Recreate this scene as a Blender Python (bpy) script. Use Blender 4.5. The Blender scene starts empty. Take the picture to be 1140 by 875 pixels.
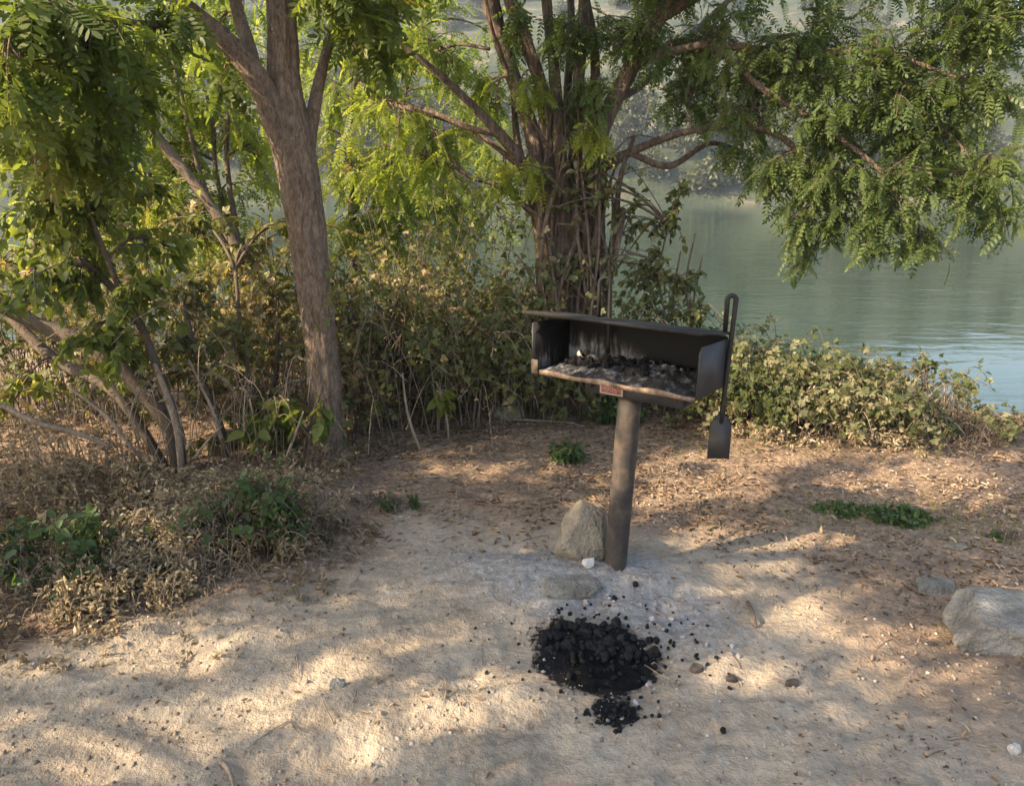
import bpy, math, random
import numpy as np
from mathutils import Vector

random.seed(7)
rng = np.random.default_rng(11)
C = bpy.context.scene.collection
R = math.radians

# ------------------------------------------------------------------ measuring
F, PITCH, EYE = 860.0, R(15.7), 1.5          # focal length in photo pixels, camera tilt, eye height

def ray(px, py):
    x = (px - 570) / F; y = (437.5 - py) / F
    return np.array([x, math.cos(PITCH) + y * math.sin(PITCH), -math.sin(PITCH) + y * math.cos(PITCH)])

def gnd(px, py, z=0.0):
    r = ray(px, py); t = (z - EYE) / r[2]
    return np.array([0, 0, EYE]) + r * t

def atY(px, py, Y):
    r = ray(px, py)
    return np.array([0, 0, EYE]) + r * (Y / r[1])

def pxsize(Y):
    return Y / F * 1.02

SUN = np.array([-0.74, -0.36, 0.56]); SUN /= np.linalg.norm(SUN)

# ------------------------------------------------------------------ noise
def _hash(ix, iy, s):
    n = (ix.astype(np.int64) * 374761393 + iy.astype(np.int64) * 668265263 + s * 1442695041) & 0x7fffffff
    n = ((n ^ (n >> 13)) * 1274126177) & 0x7fffffff
    n = (n ^ (n >> 16)) & 0xffff
    return n / 65535.0

def vnoise(x, y, s=0):
    x = np.asarray(x, float); y = np.asarray(y, float)
    ix = np.floor(x); iy = np.floor(y); fx = x - ix; fy = y - iy
    fx = fx * fx * (3 - 2 * fx); fy = fy * fy * (3 - 2 * fy)
    a = _hash(ix, iy, s); b = _hash(ix + 1, iy, s); c = _hash(ix, iy + 1, s); d = _hash(ix + 1, iy + 1, s)
    return (a * (1 - fx) + b * fx) * (1 - fy) + (c * (1 - fx) + d * fx) * fy

def fbm(x, y, s=0, o=4):
    v = 0; a = .5; t = 0
    for k in range(o):
        v = v + a * vnoise(x * 2 ** k, y * 2 ** k, s + k * 17); t += a; a *= .5
    return v / t

def smooth(e0, e1, x):
    t = np.clip((x - e0) / (e1 - e0), 0, 1)
    return t * t * (3 - 2 * t)

# ------------------------------------------------------------------ mesh gathering
class MB:
    """Collects vertices, faces and one per-vertex tint for ONE mesh object."""
    def __init__(self):
        self.v = []; self.f = []; self.t = []; self.n = 0
    def add(self, v, faces, tint=0.5):
        v = np.asarray(v, float).reshape(-1, 3)
        self.v.append(v)
        self.t.append(np.broadcast_to(np.asarray(tint, float), (len(v),)))
        for fa in (faces if isinstance(faces, list) else [faces]):
            fa = np.asarray(fa, int)
            if fa.size: self.f.append(fa + self.n)
        self.n += len(v)
    def build(self, name, mat, parent=None, smooth_=False, extra=None):
        me = bpy.data.meshes.new(name)
        v = np.concatenate(self.v) if self.v else np.zeros((0, 3))
        idx = np.concatenate([f.ravel() for f in self.f]); ln = np.concatenate([np.full(len(f), f.shape[1]) for f in self.f])
        me.vertices.add(len(v)); me.vertices.foreach_set('co', v.ravel().astype(np.float32))
        me.loops.add(len(idx)); me.loops.foreach_set('vertex_index', idx.astype(np.int32))
        st = np.concatenate([[0], np.cumsum(ln)[:-1]])
        me.polygons.add(len(ln)); me.polygons.foreach_set('loop_start', st.astype(np.int32))
        me.polygons.foreach_set('loop_total', ln.astype(np.int32))
        if smooth_: me.polygons.foreach_set('use_smooth', np.ones(len(ln), bool))
        at = me.attributes.new('tint', 'FLOAT', 'POINT'); at.data.foreach_set('value', np.concatenate(self.t).astype(np.float32))
        for k, a in (extra or {}).items():
            at = me.attributes.new(k, 'FLOAT', 'POINT'); at.data.foreach_set('value', np.asarray(a, np.float32))
        me.update(calc_edges=True); me.validate()
        me.materials.append(mat)
        o = bpy.data.objects.new(name, me); C.objects.link(o)
        if parent: o.parent = parent
        return o

def tag(o, label=None, cat=None, group=None, kind=None):
    if label: o['label'] = label
    if cat: o['category'] = cat
    if group: o['group'] = group
    if kind: o['kind'] = kind
    return o

def empty(name, label, cat, loc=(0, 0, 0), group=None):
    o = bpy.data.objects.new(name, None); C.objects.link(o); o.location = loc; o.empty_display_size = .1
    return tag(o, label, cat, group)

def shift(mb, loc):
    for v in mb.v: v -= np.asarray(loc)
    return mb

def catmull(P, n):
    P = np.asarray(P, float)
    if len(P) < 3:
        t = np.linspace(0, 1, n)[:, None]; return P[0] * (1 - t) + P[-1] * t
    Q = np.vstack([2 * P[0] - P[1], P, 2 * P[-1] - P[-2]])
    out = []
    seg = len(P) - 1
    for u in np.linspace(0, seg, n):
        i = min(int(u), seg - 1); t = u - i
        a, b, c, d = Q[i:i + 4]
        out.append(.5 * (2 * b + (c - a) * t + (2 * a - 5 * b + 4 * c - d) * t * t + (3 * b - a - 3 * c + d) * t ** 3))
    return np.array(out)

def tube(mb, P, rad, sides=6, rough=0.0, tint=.5, cap=True, seed=0, ridge=0.0):
    P = np.asarray(P, float); n = len(P); rad = np.broadcast_to(np.asarray(rad, float), (n,))
    T = np.gradient(P, axis=0); T /= np.linalg.norm(T, axis=1)[:, None] + 1e-9
    a = np.array([0, 0, 1.]) if abs(T[0][2]) < .9 else np.array([1., 0, 0])
    X = np.cross(T, a); X /= np.linalg.norm(X, axis=1)[:, None] + 1e-9
    for i in range(1, n):
        x = X[i - 1] - T[i] * np.dot(X[i - 1], T[i]); X[i] = x / (np.linalg.norm(x) + 1e-9)
    Y = np.cross(T, X)
    th = np.linspace(0, 2 * math.pi, sides, endpoint=False)
    r = np.repeat(rad[:, None], sides, 1)
    if rough:
        L = np.concatenate([[0], np.cumsum(np.linalg.norm(np.diff(P, axis=0), axis=1))])
        A, B = np.meshgrid(th, L)
        r = r * (1 + rough * (2 * fbm(np.cos(A) * 3 + 9, np.sin(A) * 3 + B * 2.2 + 9, seed, 3) - 1)
                 + rough * .8 * (2 * vnoise(A * sides / 6.3 * .5, B * 3.0, seed + 5) - 1))
    if ridge:
        L = np.concatenate([[0], np.cumsum(np.linalg.norm(np.diff(P, axis=0), axis=1))]); A, B = np.meshgrid(th, L)
        wv = 1.4 * fbm(A * 1.5, B * 2.5, seed + 9, 3); n1 = fbm(A * 3.6 + wv * 2, B * 3.2 + wv, seed + 11, 4); n2 = fbm(A * 8 + wv, B * 11, seed + 13, 3)
        r = r * (1 + ridge * (1 - 3.4 * np.abs(n1 - .5)) + ridge * .7 * (n2 - .5))
    V = P[:, None] + X[:, None] * (np.cos(th) * r)[..., None] + Y[:, None] * (np.sin(th) * r)[..., None]
    i = np.arange(n - 1)[:, None]; j = np.arange(sides)[None]
    k = (j + 1) % sides
    f = np.stack([i * sides + j, i * sides + k, (i + 1) * sides + k, (i + 1) * sides + j], -1).reshape(-1, 4)
    faces = [f]
    if cap:
        faces += [np.arange(sides)[::-1][None], (np.arange(sides) + (n - 1) * sides)[None]]
    mb.add(V, faces, tint)

def quadbez(a, b, c, n):
    t = np.linspace(0, 1, n)[:, None]
    return (1 - t) ** 2 * a + 2 * t * (1 - t) * b + t * t * c

def box(mb, lo, hi, tint=.5, M=None):
    x0, y0, z0 = lo; x1, y1, z1 = hi
    v = np.array([(x0, y0, z0), (x1, y0, z0), (x1, y1, z0), (x0, y1, z0), (x0, y0, z1), (x1, y0, z1), (x1, y1, z1), (x0, y1, z1)], float)
    if M is not None: v = M(v)
    mb.add(v, np.array([(0, 3, 2, 1), (4, 5, 6, 7), (0, 1, 5, 4), (1, 2, 6, 5), (2, 3, 7, 6), (3, 0, 4, 7)]), tint)

def prism(mb, poly, axis, a, b, M=None):
    """Outline poly (2-D) pushed along axis between a and b."""
    n = len(poly); v = []
    for d in (a, b):
        for (p, q) in poly:
            v.append({'x': (d, p, q), 'y': (p, d, q), 'z': (p, q, d)}[axis])
    v = np.array(v, float)
    if M is not None: v = M(v)
    f = [np.array([(i, (i + 1) % n, n + (i + 1) % n, n + i) for i in range(n)]), np.arange(n)[::-1][None], (np.arange(n) + n)[None]]
    mb.add(v, f)

# ------------------------------------------------------------------ leaves
LEAF_V = np.array([(0, 0, 0), (0, .42, -.03), (0, 1, -.16), (-.3, .22, .05), (-.24, .62, .02), (.3, .22, .05), (.24, .62, .02)], float)
LEAF_F = [np.array([(0, 1, 4, 3), (0, 5, 6, 1)]), np.array([(1, 2, 4), (1, 6, 2)])]
CURL_V = np.array([(0, 0, 0), (0, .45, -.12), (0, 1, .1), (-.19, .25, .17), (-.12, .66, .13), (.17, .2, .13), (.15, .7, .2)], float)
CURL_F = LEAF_F

def pinnate(pairs=6, llen=.26, wid=.1, droop=.35):
    """A compound leaf of length 1: leaflets in pairs on a drooping rachis."""
    v = []; f6 = []; f4 = []
    ys = np.linspace(0, 1, 5)
    for y in ys:
        v += [(-.006, y, -droop * y * y), (.006, y, -droop * y * y)]
    for i in range(4): f4.append((2 * i, 2 * i + 1, 2 * i + 3, 2 * i + 2))
    def leaflet(y, ang, s):
        o = np.array([0, y, -droop * y * y]); d = np.array([math.sin(ang), math.cos(ang) , -.18 - droop * y]); d /= np.linalg.norm(d)
        q = np.array([math.cos(ang), -math.sin(ang), 0])
        b = len(v)
        for (a, w) in ((0, 0), (.3, wid / llen * .5), (.72, wid / llen * .42), (1, 0), (.72, -wid / llen * .42), (.3, -wid / llen * .5)):
            v.append(tuple(o + (d * a + q * w) * s))
        f6.append(tuple(range(b, b + 6)))
    for k in range(pairs):
        y = .22 + .72 * k / max(1, pairs - 1)
        s = llen * (1 - .25 * abs(k / (pairs - 1) - .4))
        leaflet(y, 1.15, s); leaflet(y + .02, -1.15, s)
    leaflet(1, 0, llen)
    return np.array(v), [np.array(f4), np.array(f6)]

PIN = [pinnate(7, .25, .10, .15), pinnate(8, .22, .095, .5), pinnate(6, .27, .115, .8), pinnate(5, .25, .12, .35)]
PINBIG = [pinnate(5, .42, .15, .3), pinnate(4, .40, .17, .7), pinnate(6, .36, .13, .5)]
def trefoil():
    v = []; fs4 = []; fs3 = []
    for ang, s, o in ((0, .62, .4), (1.15, .5, .36), (-1.15, .5, .36)):
        c, t = math.cos(ang), math.sin(ang); b = len(v)
        for (x, y, z) in LEAF_V * s * np.array([1.25, 1, 1]):
            v.append((c * x + t * y, -t * x + c * y + o, z))
        fs4 += [tuple(i + b for i in q) for q in LEAF_F[0]]; fs3 += [tuple(i + b for i in q) for q in LEAF_F[1]]
    b = len(v); v += [(-.012, 0, 0), (.012, 0, 0), (.012, .42, 0), (-.012, .42, 0)]; fs4.append((b, b + 1, b + 2, b + 3))
    return np.array(v), [np.array(fs4), np.array(fs3)]
TREF = trefoil()
SIMPLE = (LEAF_V, LEAF_F)
CURL = (CURL_V, CURL_F)

class Leaves:
    def __init__(self): self.p = []; self.d = []; self.s = []; self.t = []; self.u = []
    def put(self, p, d, s, t=None, up=None):
        p = np.atleast_2d(p); k = len(p)
        self.p.append(p); self.d.append(np.broadcast_to(d, (k, 3))); self.s.append(np.broadcast_to(s, (k,)))
        self.t.append(rng.random(k) if t is None else np.broadcast_to(t, (k,)))
        self.u.append(np.broadcast_to(np.array([0, 0, 1.]) if up is None else up, (k, 3)))
    def count(self): return sum(len(x) for x in self.p)
    def into(self, mb, tpl, tilt=.5, jitter=0.0):
        if not self.p: return
        if isinstance(tpl, list):
            allv = [np.concatenate(a) for a in (self.p, self.d, self.s, self.t, self.u)]; w = rng.integers(0, len(tpl), len(allv[0]))
            for i_, t_ in enumerate(tpl):
                q = Leaves(); q.p, q.d, q.s, q.t, q.u = [[a[w == i_]] for a in allv]; q.into(mb, t_, tilt, jitter)
            return
        p = np.concatenate(self.p); d = np.concatenate(self.d); s = np.concatenate(self.s); t = np.concatenate(self.t); u = np.concatenate(self.u)
        cl = fbm(p[:, 0] * 3.1 + p[:, 2] * 1.7, p[:, 1] * 2.3 + p[:, 2] * 2.9, 201, 3)
        t = np.clip(t * .62 + .38 * smooth(.3, .7, cl), 0, 1)
        k = len(p)
        d = d + rng.normal(0, jitter, (k, 3)); d /= np.linalg.norm(d, axis=1)[:, None] + 1e-9
        u = u + rng.normal(0, tilt, (k, 3))
        x = np.cross(d, u); x /= np.linalg.norm(x, axis=1)[:, None] + 1e-9
        z = np.cross(x, d)
        V, FS = tpl
        W = p[:, None] + s[:, None, None] * (V[None, :, 0:1] * x[:, None] + V[None, :, 1:2] * d[:, None] + V[None, :, 2:3] * z[:, None])
        n = len(V)
        faces = [(np.arange(k)[:, None, None] * n + f[None]).reshape(-1, f.shape[1]) for f in FS]
        mb.add(W.reshape(-1, 3), faces, np.repeat(t, n))

# ------------------------------------------------------------------ materials
def newmat(name):
    m = bpy.data.materials.new(name); m.use_nodes = True
    nt = m.node_tree; nt.nodes.clear()
    out = nt.nodes.new('ShaderNodeOutputMaterial'); b = nt.nodes.new('ShaderNodeBsdfPrincipled')
    nt.links.new(b.outputs[0], out.inputs[0])
    return m, nt, b, out

def N(nt, t, **kw):
    n = nt.nodes.new(t)
    for k, v in kw.items():
        if k in n.inputs.keys(): n.inputs[k].default_value = v
        else: setattr(n, k, v)
    return n

def ramp(nt, fac, stops):
    r = nt.nodes.new('ShaderNodeValToRGB'); el = r.color_ramp.elements
    while len(el) < len(stops): el.new(.5)
    for e, (p, c) in zip(el, stops): e.position = p; e.color = (*c, 1)
    nt.links.new(fac, r.inputs[0]); return r.outputs[0]

def mixc(nt, fac, a, b, mode='MIX'):
    m = nt.nodes.new('ShaderNodeMix'); m.data_type = 'RGBA'; m.blend_type = mode
    for s, i in ((fac, 0), (a, 6), (b, 7)):
        if isinstance(s, (int, float)): m.inputs[i].default_value = s
        elif isinstance(s, tuple): m.inputs[i].default_value = (*s, 1)
        else: nt.links.new(s, m.inputs[i])
    return m.outputs[2]

def noise(nt, scale, detail=4, rough=.55, vec=None, dist=0):
    n = N(nt, 'ShaderNodeTexNoise', Scale=scale, Detail=detail, Roughness=rough, Distortion=dist)
    if vec is not None: nt.links.new(vec, n.inputs['Vector'])
    return n.outputs['Fac']

def pos(nt, scale=None):
    g = nt.nodes.new('ShaderNodeNewGeometry'); o = g.outputs['Position']
    if scale:
        m = nt.nodes.new('ShaderNodeMapping'); m.inputs['Scale'].default_value = scale; nt.links.new(o, m.inputs[0]); o = m.outputs[0]
    return o

def bump(nt, b, h, strength=.5, dist=.01):
    n = N(nt, 'ShaderNodeBump', Strength=strength, Distance=dist); nt.links.new(h, n.inputs['Height']); nt.links.new(n.outputs[0], b.inputs['Normal']); return n

def attr(nt, name):
    a = nt.nodes.new('ShaderNodeAttribute'); a.attribute_name = name; return a.outputs['Fac']

def math_(nt, op, a, b=None, clamp=False):
    m = nt.nodes.new('ShaderNodeMath'); m.operation = op; m.use_clamp = clamp
    for i, s in enumerate((a, b)):
        if s is None: continue
        if isinstance(s, (int, float)): m.inputs[i].default_value = s
        else: nt.links.new(s, m.inputs[i])
    return m.outputs[0]

def leafmat(name, stops, trans=.4, rough=.5, tboost=(2.0, 1.9, .9)):
    m, nt, b, out = newmat(name)
    c = ramp(nt, attr(nt, 'tint'), stops)
    n = noise(nt, 60, 2, .5, pos(nt))
    c = mixc(nt, math_(nt, 'MULTIPLY', n, .35), c, (.14, .12, .05))
    nt.links.new(c, b.inputs['Base Color']); b.inputs['Roughness'].default_value = rough
    b.inputs['Specular IOR Level'].default_value = .35
    tr = nt.nodes.new('ShaderNodeBsdfTranslucent'); nt.links.new(mixc(nt, 1.0, c, tboost, 'MULTIPLY'), tr.inputs[0])
    mx = nt.nodes.new('ShaderNodeMixShader'); mx.inputs[0].default_value = trans
    nt.links.new(b.outputs[0], mx.inputs[1]); nt.links.new(tr.outputs[0], mx.inputs[2]); nt.links.new(mx.outputs[0], out.inputs[0])
    return m

M = {}
M['locust'] = leafmat('locust_leaf', [(0, (.05, .09, .02)), (.5, (.11, .165, .036)), (.90, (.19, .235, .05)), (.975, (.18, .15, .045)), (1, (.22, .10, .04))], .52)
M['canopy'] = leafmat('shaded_locust_leaf', [(0, (.034, .074, .022)), (.5, (.075, .126, .036)), (.92, (.135, .185, .05)), (.98, (.17, .14, .05)), (1, (.22, .10, .045))], .46)  # darker locust leaf: the shade in this crown is put into its colour
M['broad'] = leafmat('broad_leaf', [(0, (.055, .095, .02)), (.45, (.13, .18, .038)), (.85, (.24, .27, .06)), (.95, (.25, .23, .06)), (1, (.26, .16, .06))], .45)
M['bright'] = leafmat('sunny_leaf', [(0, (.10, .16, .028)), (.5, (.19, .25, .04)), (.85, (.28, .33, .06)), (1, (.34, .32, .08))], .55)  # paler yellow-green leaf: the backlit glow is put into its colour
M['bramble'] = leafmat('bramble_leaf', [(0, (.035, .060, .018)), (.35, (.07, .10, .03)), (.6, (.12, .145, .06)), (.78, (.20, .195, .11)), (1, (.34, .30, .19))], .35)
M['thorn'] = leafmat('thicket_leaf', [(0, (.045, .07, .018)), (.35, (.10, .13, .036)), (.6, (.19, .175, .065)), (.8, (.30, .23, .12)), (1, (.43, .34, .20))], .35)
M['dry'] = leafmat('withered_leaf', [(0, (.07, .05, .03)), (.25, (.19, .14, .085)), (.6, (.38, .305, .195)), (1, (.56, .475, .33))], .25, .7, (1.2, 1.1, .9))
M['weed'] = leafmat('weed_leaf', [(0, (.02, .055, .016)), (1, (.05, .11, .03))], .3)
M['litter'] = leafmat('fallen_leaf', [(0, (.10, .06, .042)), (.3, (.21, .135, .09)), (.6, (.35, .24, .165)), (.85, (.46, .345, .25)), (1, (.56, .48, .38))], .15, .75, (1.2, 1.1, .9))

def barkmat(name, cols, sx=26, sz=4, dist=.02):
    m, nt, b, out = newmat(name)
    p = pos(nt, (sx, sx, sz))
    a = noise(nt, 1, 6, .68, p, .8); w = noise(nt, 3.1, 4, .65, p, .3)
    h = math_(nt, 'ADD', a, math_(nt, 'MULTIPLY', w, .7)); a = math_(nt, 'ADD', math_(nt, 'MULTIPLY', a, .6), math_(nt, 'MULTIPLY', w, .4))
    c = ramp(nt, a, [(.38, cols[0]), (.5, cols[1]), (.62, cols[2])])
    big = noise(nt, 2.3, 3, .5, pos(nt))
    c = mixc(nt, math_(nt, 'MULTIPLY', big, .5), c, cols[3])
    nt.links.new(c, b.inputs['Base Color']); b.inputs['Roughness'].default_value = .9
    bump(nt, b, h, 1, dist); return m
M['bark'] = barkmat('locust_bark', [(.075, .05, .036), (.25, .18, .13), (.44, .34, .255), (.28, .20, .145)], 34, 12, .04)
M['bark_red'] = barkmat('old_bark', [(.03, .022, .017), (.14, .10, .075), (.31, .23, .17), (.17, .12, .088)], 34, 5, .03)
M['twig'] = barkmat('twig_bark', [(.05, .036, .026), (.10, .075, .055), (.17, .13, .10), (.09, .07, .05)], 30, 12, .004)
M['deadwood'] = barkmat('dead_wood', [(.12, .09, .065), (.26, .20, .15), (.38, .31, .24), (.28, .2, .13)], 40, 14, .004)

def stonemat(name, c1, c2, c3):
    m, nt, b, out = newmat(name)
    n = noise(nt, 9, 6, .6, pos(nt)); s = noise(nt, 55, 4, .6, pos(nt))
    c = ramp(nt, n, [(.35, c1), (.5, c2), (.66, c3)])
    c = mixc(nt, math_(nt, 'MULTIPLY', s, .4), c, c1)
    nt.links.new(c, b.inputs['Base Color']); b.inputs['Roughness'].default_value = .85
    bump(nt, b, math_(nt, 'ADD', math_(nt, 'MULTIPLY', n, 1.2), math_(nt, 'MULTIPLY', s, .8)), 1, .03); return m
M['stone'] = stonemat('pale_stone', (.16, .13, .095), (.27, .23, .175), (.37, .325, .255))
M['granite'] = stonemat('granite', (.13, .122, .105), (.25, .238, .21), (.36, .345, .31))
M['dark_stone'] = stonemat('dark_stone', (.03, .03, .025), (.06, .058, .05), (.10, .095, .08))
M['white'] = stonemat('white_stone', (.52, .50, .47), (.68, .66, .62), (.74, .72, .7))

def metal(name, cols, rough=.6, metallic=.3, sc=14):
    m, nt, b, out = newmat(name)
    n = noise(nt, sc, 6, .65, pos(nt)); st = noise(nt, 1, 4, .6, pos(nt, (60, 60, 7)))
    f = math_(nt, 'ADD', math_(nt, 'MULTIPLY', n, .8), math_(nt, 'MULTIPLY', st, .2))
    c = ramp(nt, f, [(.34, cols[0]), (.5, cols[1]), (.7, cols[2])])
    nt.links.new(c, b.inputs['Base Color']); b.inputs['Metallic'].default_value = metallic
    nt.links.new(math_(nt, 'ADD', math_(nt, 'MULTIPLY', n, .3), rough - .15), b.inputs['Roughness'])
    bump(nt, b, noise(nt, 90, 4, .6, pos(nt)), .25, .003); return m
M['soot'] = metal('sooty_steel', [(.008, .008, .008), (.018, .017, .016), (.035, .032, .03)], .65, .2)
M['panel'] = metal('dark_steel', [(.026, .026, .029), (.042, .041, .044), (.062, .06, .061)], .6, .2)
M['plate'] = metal('plate_steel', [(.012, .011, .011), (.022, .020, .019), (.055, .048, .042)], .6, .3)
M['rust'] = metal('rusty_steel', [(.022, .019, .018), (.045, .038, .034), (.12, .088, .066)], .75, .1, 17)
M['lip'] = metal('sunlit_lip', [(.06, .04, .03), (.17, .115, .08), (.36, .29, .23)], .75, .05, 30)  # orange sunlight along the lip is put into this colour

def inner_mat():
    # back wall and floor of the firebox: soot and painted shade above, grey ash and rust low down
    m, nt, b, out = newmat('burnt_shaded_steel')
    t = attr(nt, 'tint')
    n = noise(nt, 1, 5, .65, pos(nt, (45, 45, 9)), .3); n2 = noise(nt, 16, 4, .6, pos(nt))
    f = math_(nt, 'ADD', t, math_(nt, 'MULTIPLY', math_(nt, 'SUBTRACT', n, .5), 1.9))
    f = math_(nt, 'ADD', f, math_(nt, 'MULTIPLY', math_(nt, 'SUBTRACT', n2, .5), .9))
    c = ramp(nt, f, [(.3, (.004, .004, .004)), (.54, (.035, .030, .028)), (.75, (.11, .10, .095)), (1, (.30, .29, .285))])
    nt.links.new(c, b.inputs['Base Color']); b.inputs['Roughness'].default_value = .9
    bump(nt, b, n2, .5, .004); return m
M['inner'] = inner_mat()

def ash_mat():
    m, nt, b, out = newmat('ash')
    n = noise(nt, 26, 6, .75, pos(nt), .2); n2 = noise(nt, 9, 3, .5, pos(nt))
    c = ramp(nt, math_(nt, 'ADD', math_(nt, 'MULTIPLY', n, .7), math_(nt, 'MULTIPLY', n2, .3)), [(.45, (.006, .006, .006)), (.51, (.03, .03, .032)), (.575, (.14, .14, .147)), (.68, (.40, .39, .385))])
    nt.links.new(c, b.inputs['Base Color']); b.inputs['Roughness'].default_value = .95
    bump(nt, b, n, .9, .012); return m
M['ash'] = ash_mat()

def char_mat():
    m, nt, b, out = newmat('charcoal')
    n = noise(nt, 70, 4, .6, pos(nt))
    c = ramp(nt, n, [(.4, (.003, .003, .003)), (.6, (.0055, .0055, .006)), (.8, (.016, .0155, .0155))])
    nt.links.new(c, b.inputs['Base Color']); b.inputs['Roughness'].default_value = .85; b.inputs['Specular IOR Level'].default_value = .12
    bump(nt, b, n, .8, .006); return m
M['char'] = char_mat()
m, nt, b, out = newmat('pale_cinder')
nt.links.new(ramp(nt, noise(nt, 40, 4, .6, pos(nt)), [(.35, (.12, .11, .11)), (.6, (.42, .38, .36))]), b.inputs['Base Color']); b.inputs['Roughness'].default_value = .9
M['cinder'] = m

def sticker_mat():
    # pinkish red notice in a cream border, its small print too worn to read
    m, nt, b, out = newmat('notice_print')
    p = pos(nt, (260, 260, 120)); n = noise(nt, 1, 2, .5, p)
    c = ramp(nt, n, [(.42, (.30, .085, .085)), (.58, (.42, .20, .18)), (.66, (.55, .42, .37))])
    nt.links.new(c, b.inputs['Base Color']); b.inputs['Roughness'].default_value = .6; return m
M['notice'] = sticker_mat()
m, nt, b, out = newmat('notice_border'); b.inputs['Base Color'].default_value = (.56, .47, .38, 1); b.inputs['Roughness'].default_value = .6
M['border'] = m

def ground_mat():
    m, nt, b, out = newmat('ground_soil')
    P = pos(nt)
    lit = attr(nt, 'litter'); ash = attr(nt, 'ash'); ch = attr(nt, 'char')
    f1 = noise(nt, 3.2, 5, .6, P); f2 = noise(nt, 38, 5, .65, P); f3 = noise(nt, 170, 3, .6, P)
    sand = ramp(nt, math_(nt, 'ADD', math_(nt, 'MULTIPLY', f1, .5), math_(nt, 'MULTIPLY', f2, .5)), [(.35, (.24, .195, .148)), (.5, (.35, .29, .22)), (.64, (.45, .38, .295))])
    soil = ramp(nt, math_(nt, 'ADD', math_(nt, 'MULTIPLY', f2, .7), math_(nt, 'MULTIPLY', f1, .3)), [(.36, (.10, .07, .05)), (.5, (.23, .165, .115)), (.62, (.38, .275, .19))])
    ashc = ramp(nt, f2, [(.3, (.17, .163, .156)), (.5, (.28, .268, .255)), (.7, (.40, .38, .36))])
    dsh = math_(nt, 'MULTIPLY', math_(nt, 'SUBTRACT', f1, .5), 1.6)
    wob = math_(nt, 'MULTIPLY', math_(nt, 'SUBTRACT', f2, .5), .9)
    def edge(a, lo=.35, hi=.65):
        e = N(nt, 'ShaderNodeMapRange'); e.inputs[1].default_value = lo; e.inputs[2].default_value = hi
        nt.links.new(math_(nt, 'ADD', a, math_(nt, 'ADD', math_(nt, 'MULTIPLY', dsh, .5), wob)), e.inputs[0]); return e.outputs[0]
    c = mixc(nt, edge(lit, .25, .8), sand, soil)
    c = mixc(nt, edge(ash, .3, .9), c, ashc)
    c = mixc(nt, edge(ch, .45, .6), c, (.012, .012, .013))
    sp = ramp(nt, f3, [(.62, (0, 0, 0)), (.72, (1, 1, 1))])
    c = mixc(nt, math_(nt, 'MULTIPLY', sp, .35), c, (.10, .075, .055))
    nt.links.new(c, b.inputs['Base Color']); b.inputs['Roughness'].default_value = .95; b.inputs['Specular IOR Level'].default_value = .15
    h = math_(nt, 'ADD', math_(nt, 'MULTIPLY', f2, 1.0), math_(nt, 'MULTIPLY', f3, .12))
    bump(nt, b, h, .8, .025); return m
M['ground'] = ground_mat()

def water_mat():
    m, nt, b, out = newmat('river_water')
    b.inputs['Base Color'].default_value = (.025, .045, .032, 1); b.inputs['Roughness'].default_value = .05; b.inputs['IOR'].default_value = 1.33
    w1 = noise(nt, 1, 3, .55, pos(nt, (1.1, 3.2, 1)), .3); w2 = noise(nt, 1, 3, .5, pos(nt, (.22, .6, 1)), .2)
    bp = bump(nt, b, math_(nt, 'ADD', math_(nt, 'MULTIPLY', w1, .5), w2), .2, .12)
    nt.links.new(math_(nt, 'MULTIPLY', math_(nt, 'POWER', noise(nt, 1, 3, .6, pos(nt, (.05, .16, 1)), .6), 2.0), .75), bp.inputs['Strength']); return m
M['water'] = water_mat()

def hill_mat():
    m, nt, b, out = newmat('hillside')
    P = pos(nt)
    n = noise(nt, .09, 6, .62, P, .3); g = noise(nt, .5, 4, .6, P)
    f = math_(nt, 'ADD', math_(nt, 'MULTIPLY', n, .65), math_(nt, 'MULTIPLY', g, .35))
    c = ramp(nt, f, [(.42, (.018, .028, .014)), (.50, (.034, .046, .022)), (.57, (.062, .062, .034)), (.66, (.17, .14, .095))])
    nt.links.new(c, b.inputs['Base Color']); b.inputs['Roughness'].default_value = 1
    bump(nt, b, f, 1, 2); return m
M['hill'] = hill_mat()
M['farleaf'] = leafmat('far_leaf', [(0, (.022, .036, .016)), (.5, (.045, .062, .024)), (.8, (.09, .095, .04)), (1, (.20, .165, .10))], .3)

# ------------------------------------------------------------------ the ground
COAL = gnd(668, 733); POST = gnd(684, 637)
def G2(px, py): return gnd(px, py)[:2]
def gauss(x, y, c, sx, sy, rot=0):
    dx = x - c[0]; dy = y - c[1]; ca, sa = math.cos(rot), math.sin(rot)
    return np.exp(-.5 * (((dx * ca + dy * sa) / sx) ** 2 + ((-dx * sa + dy * ca) / sy) ** 2))

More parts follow.
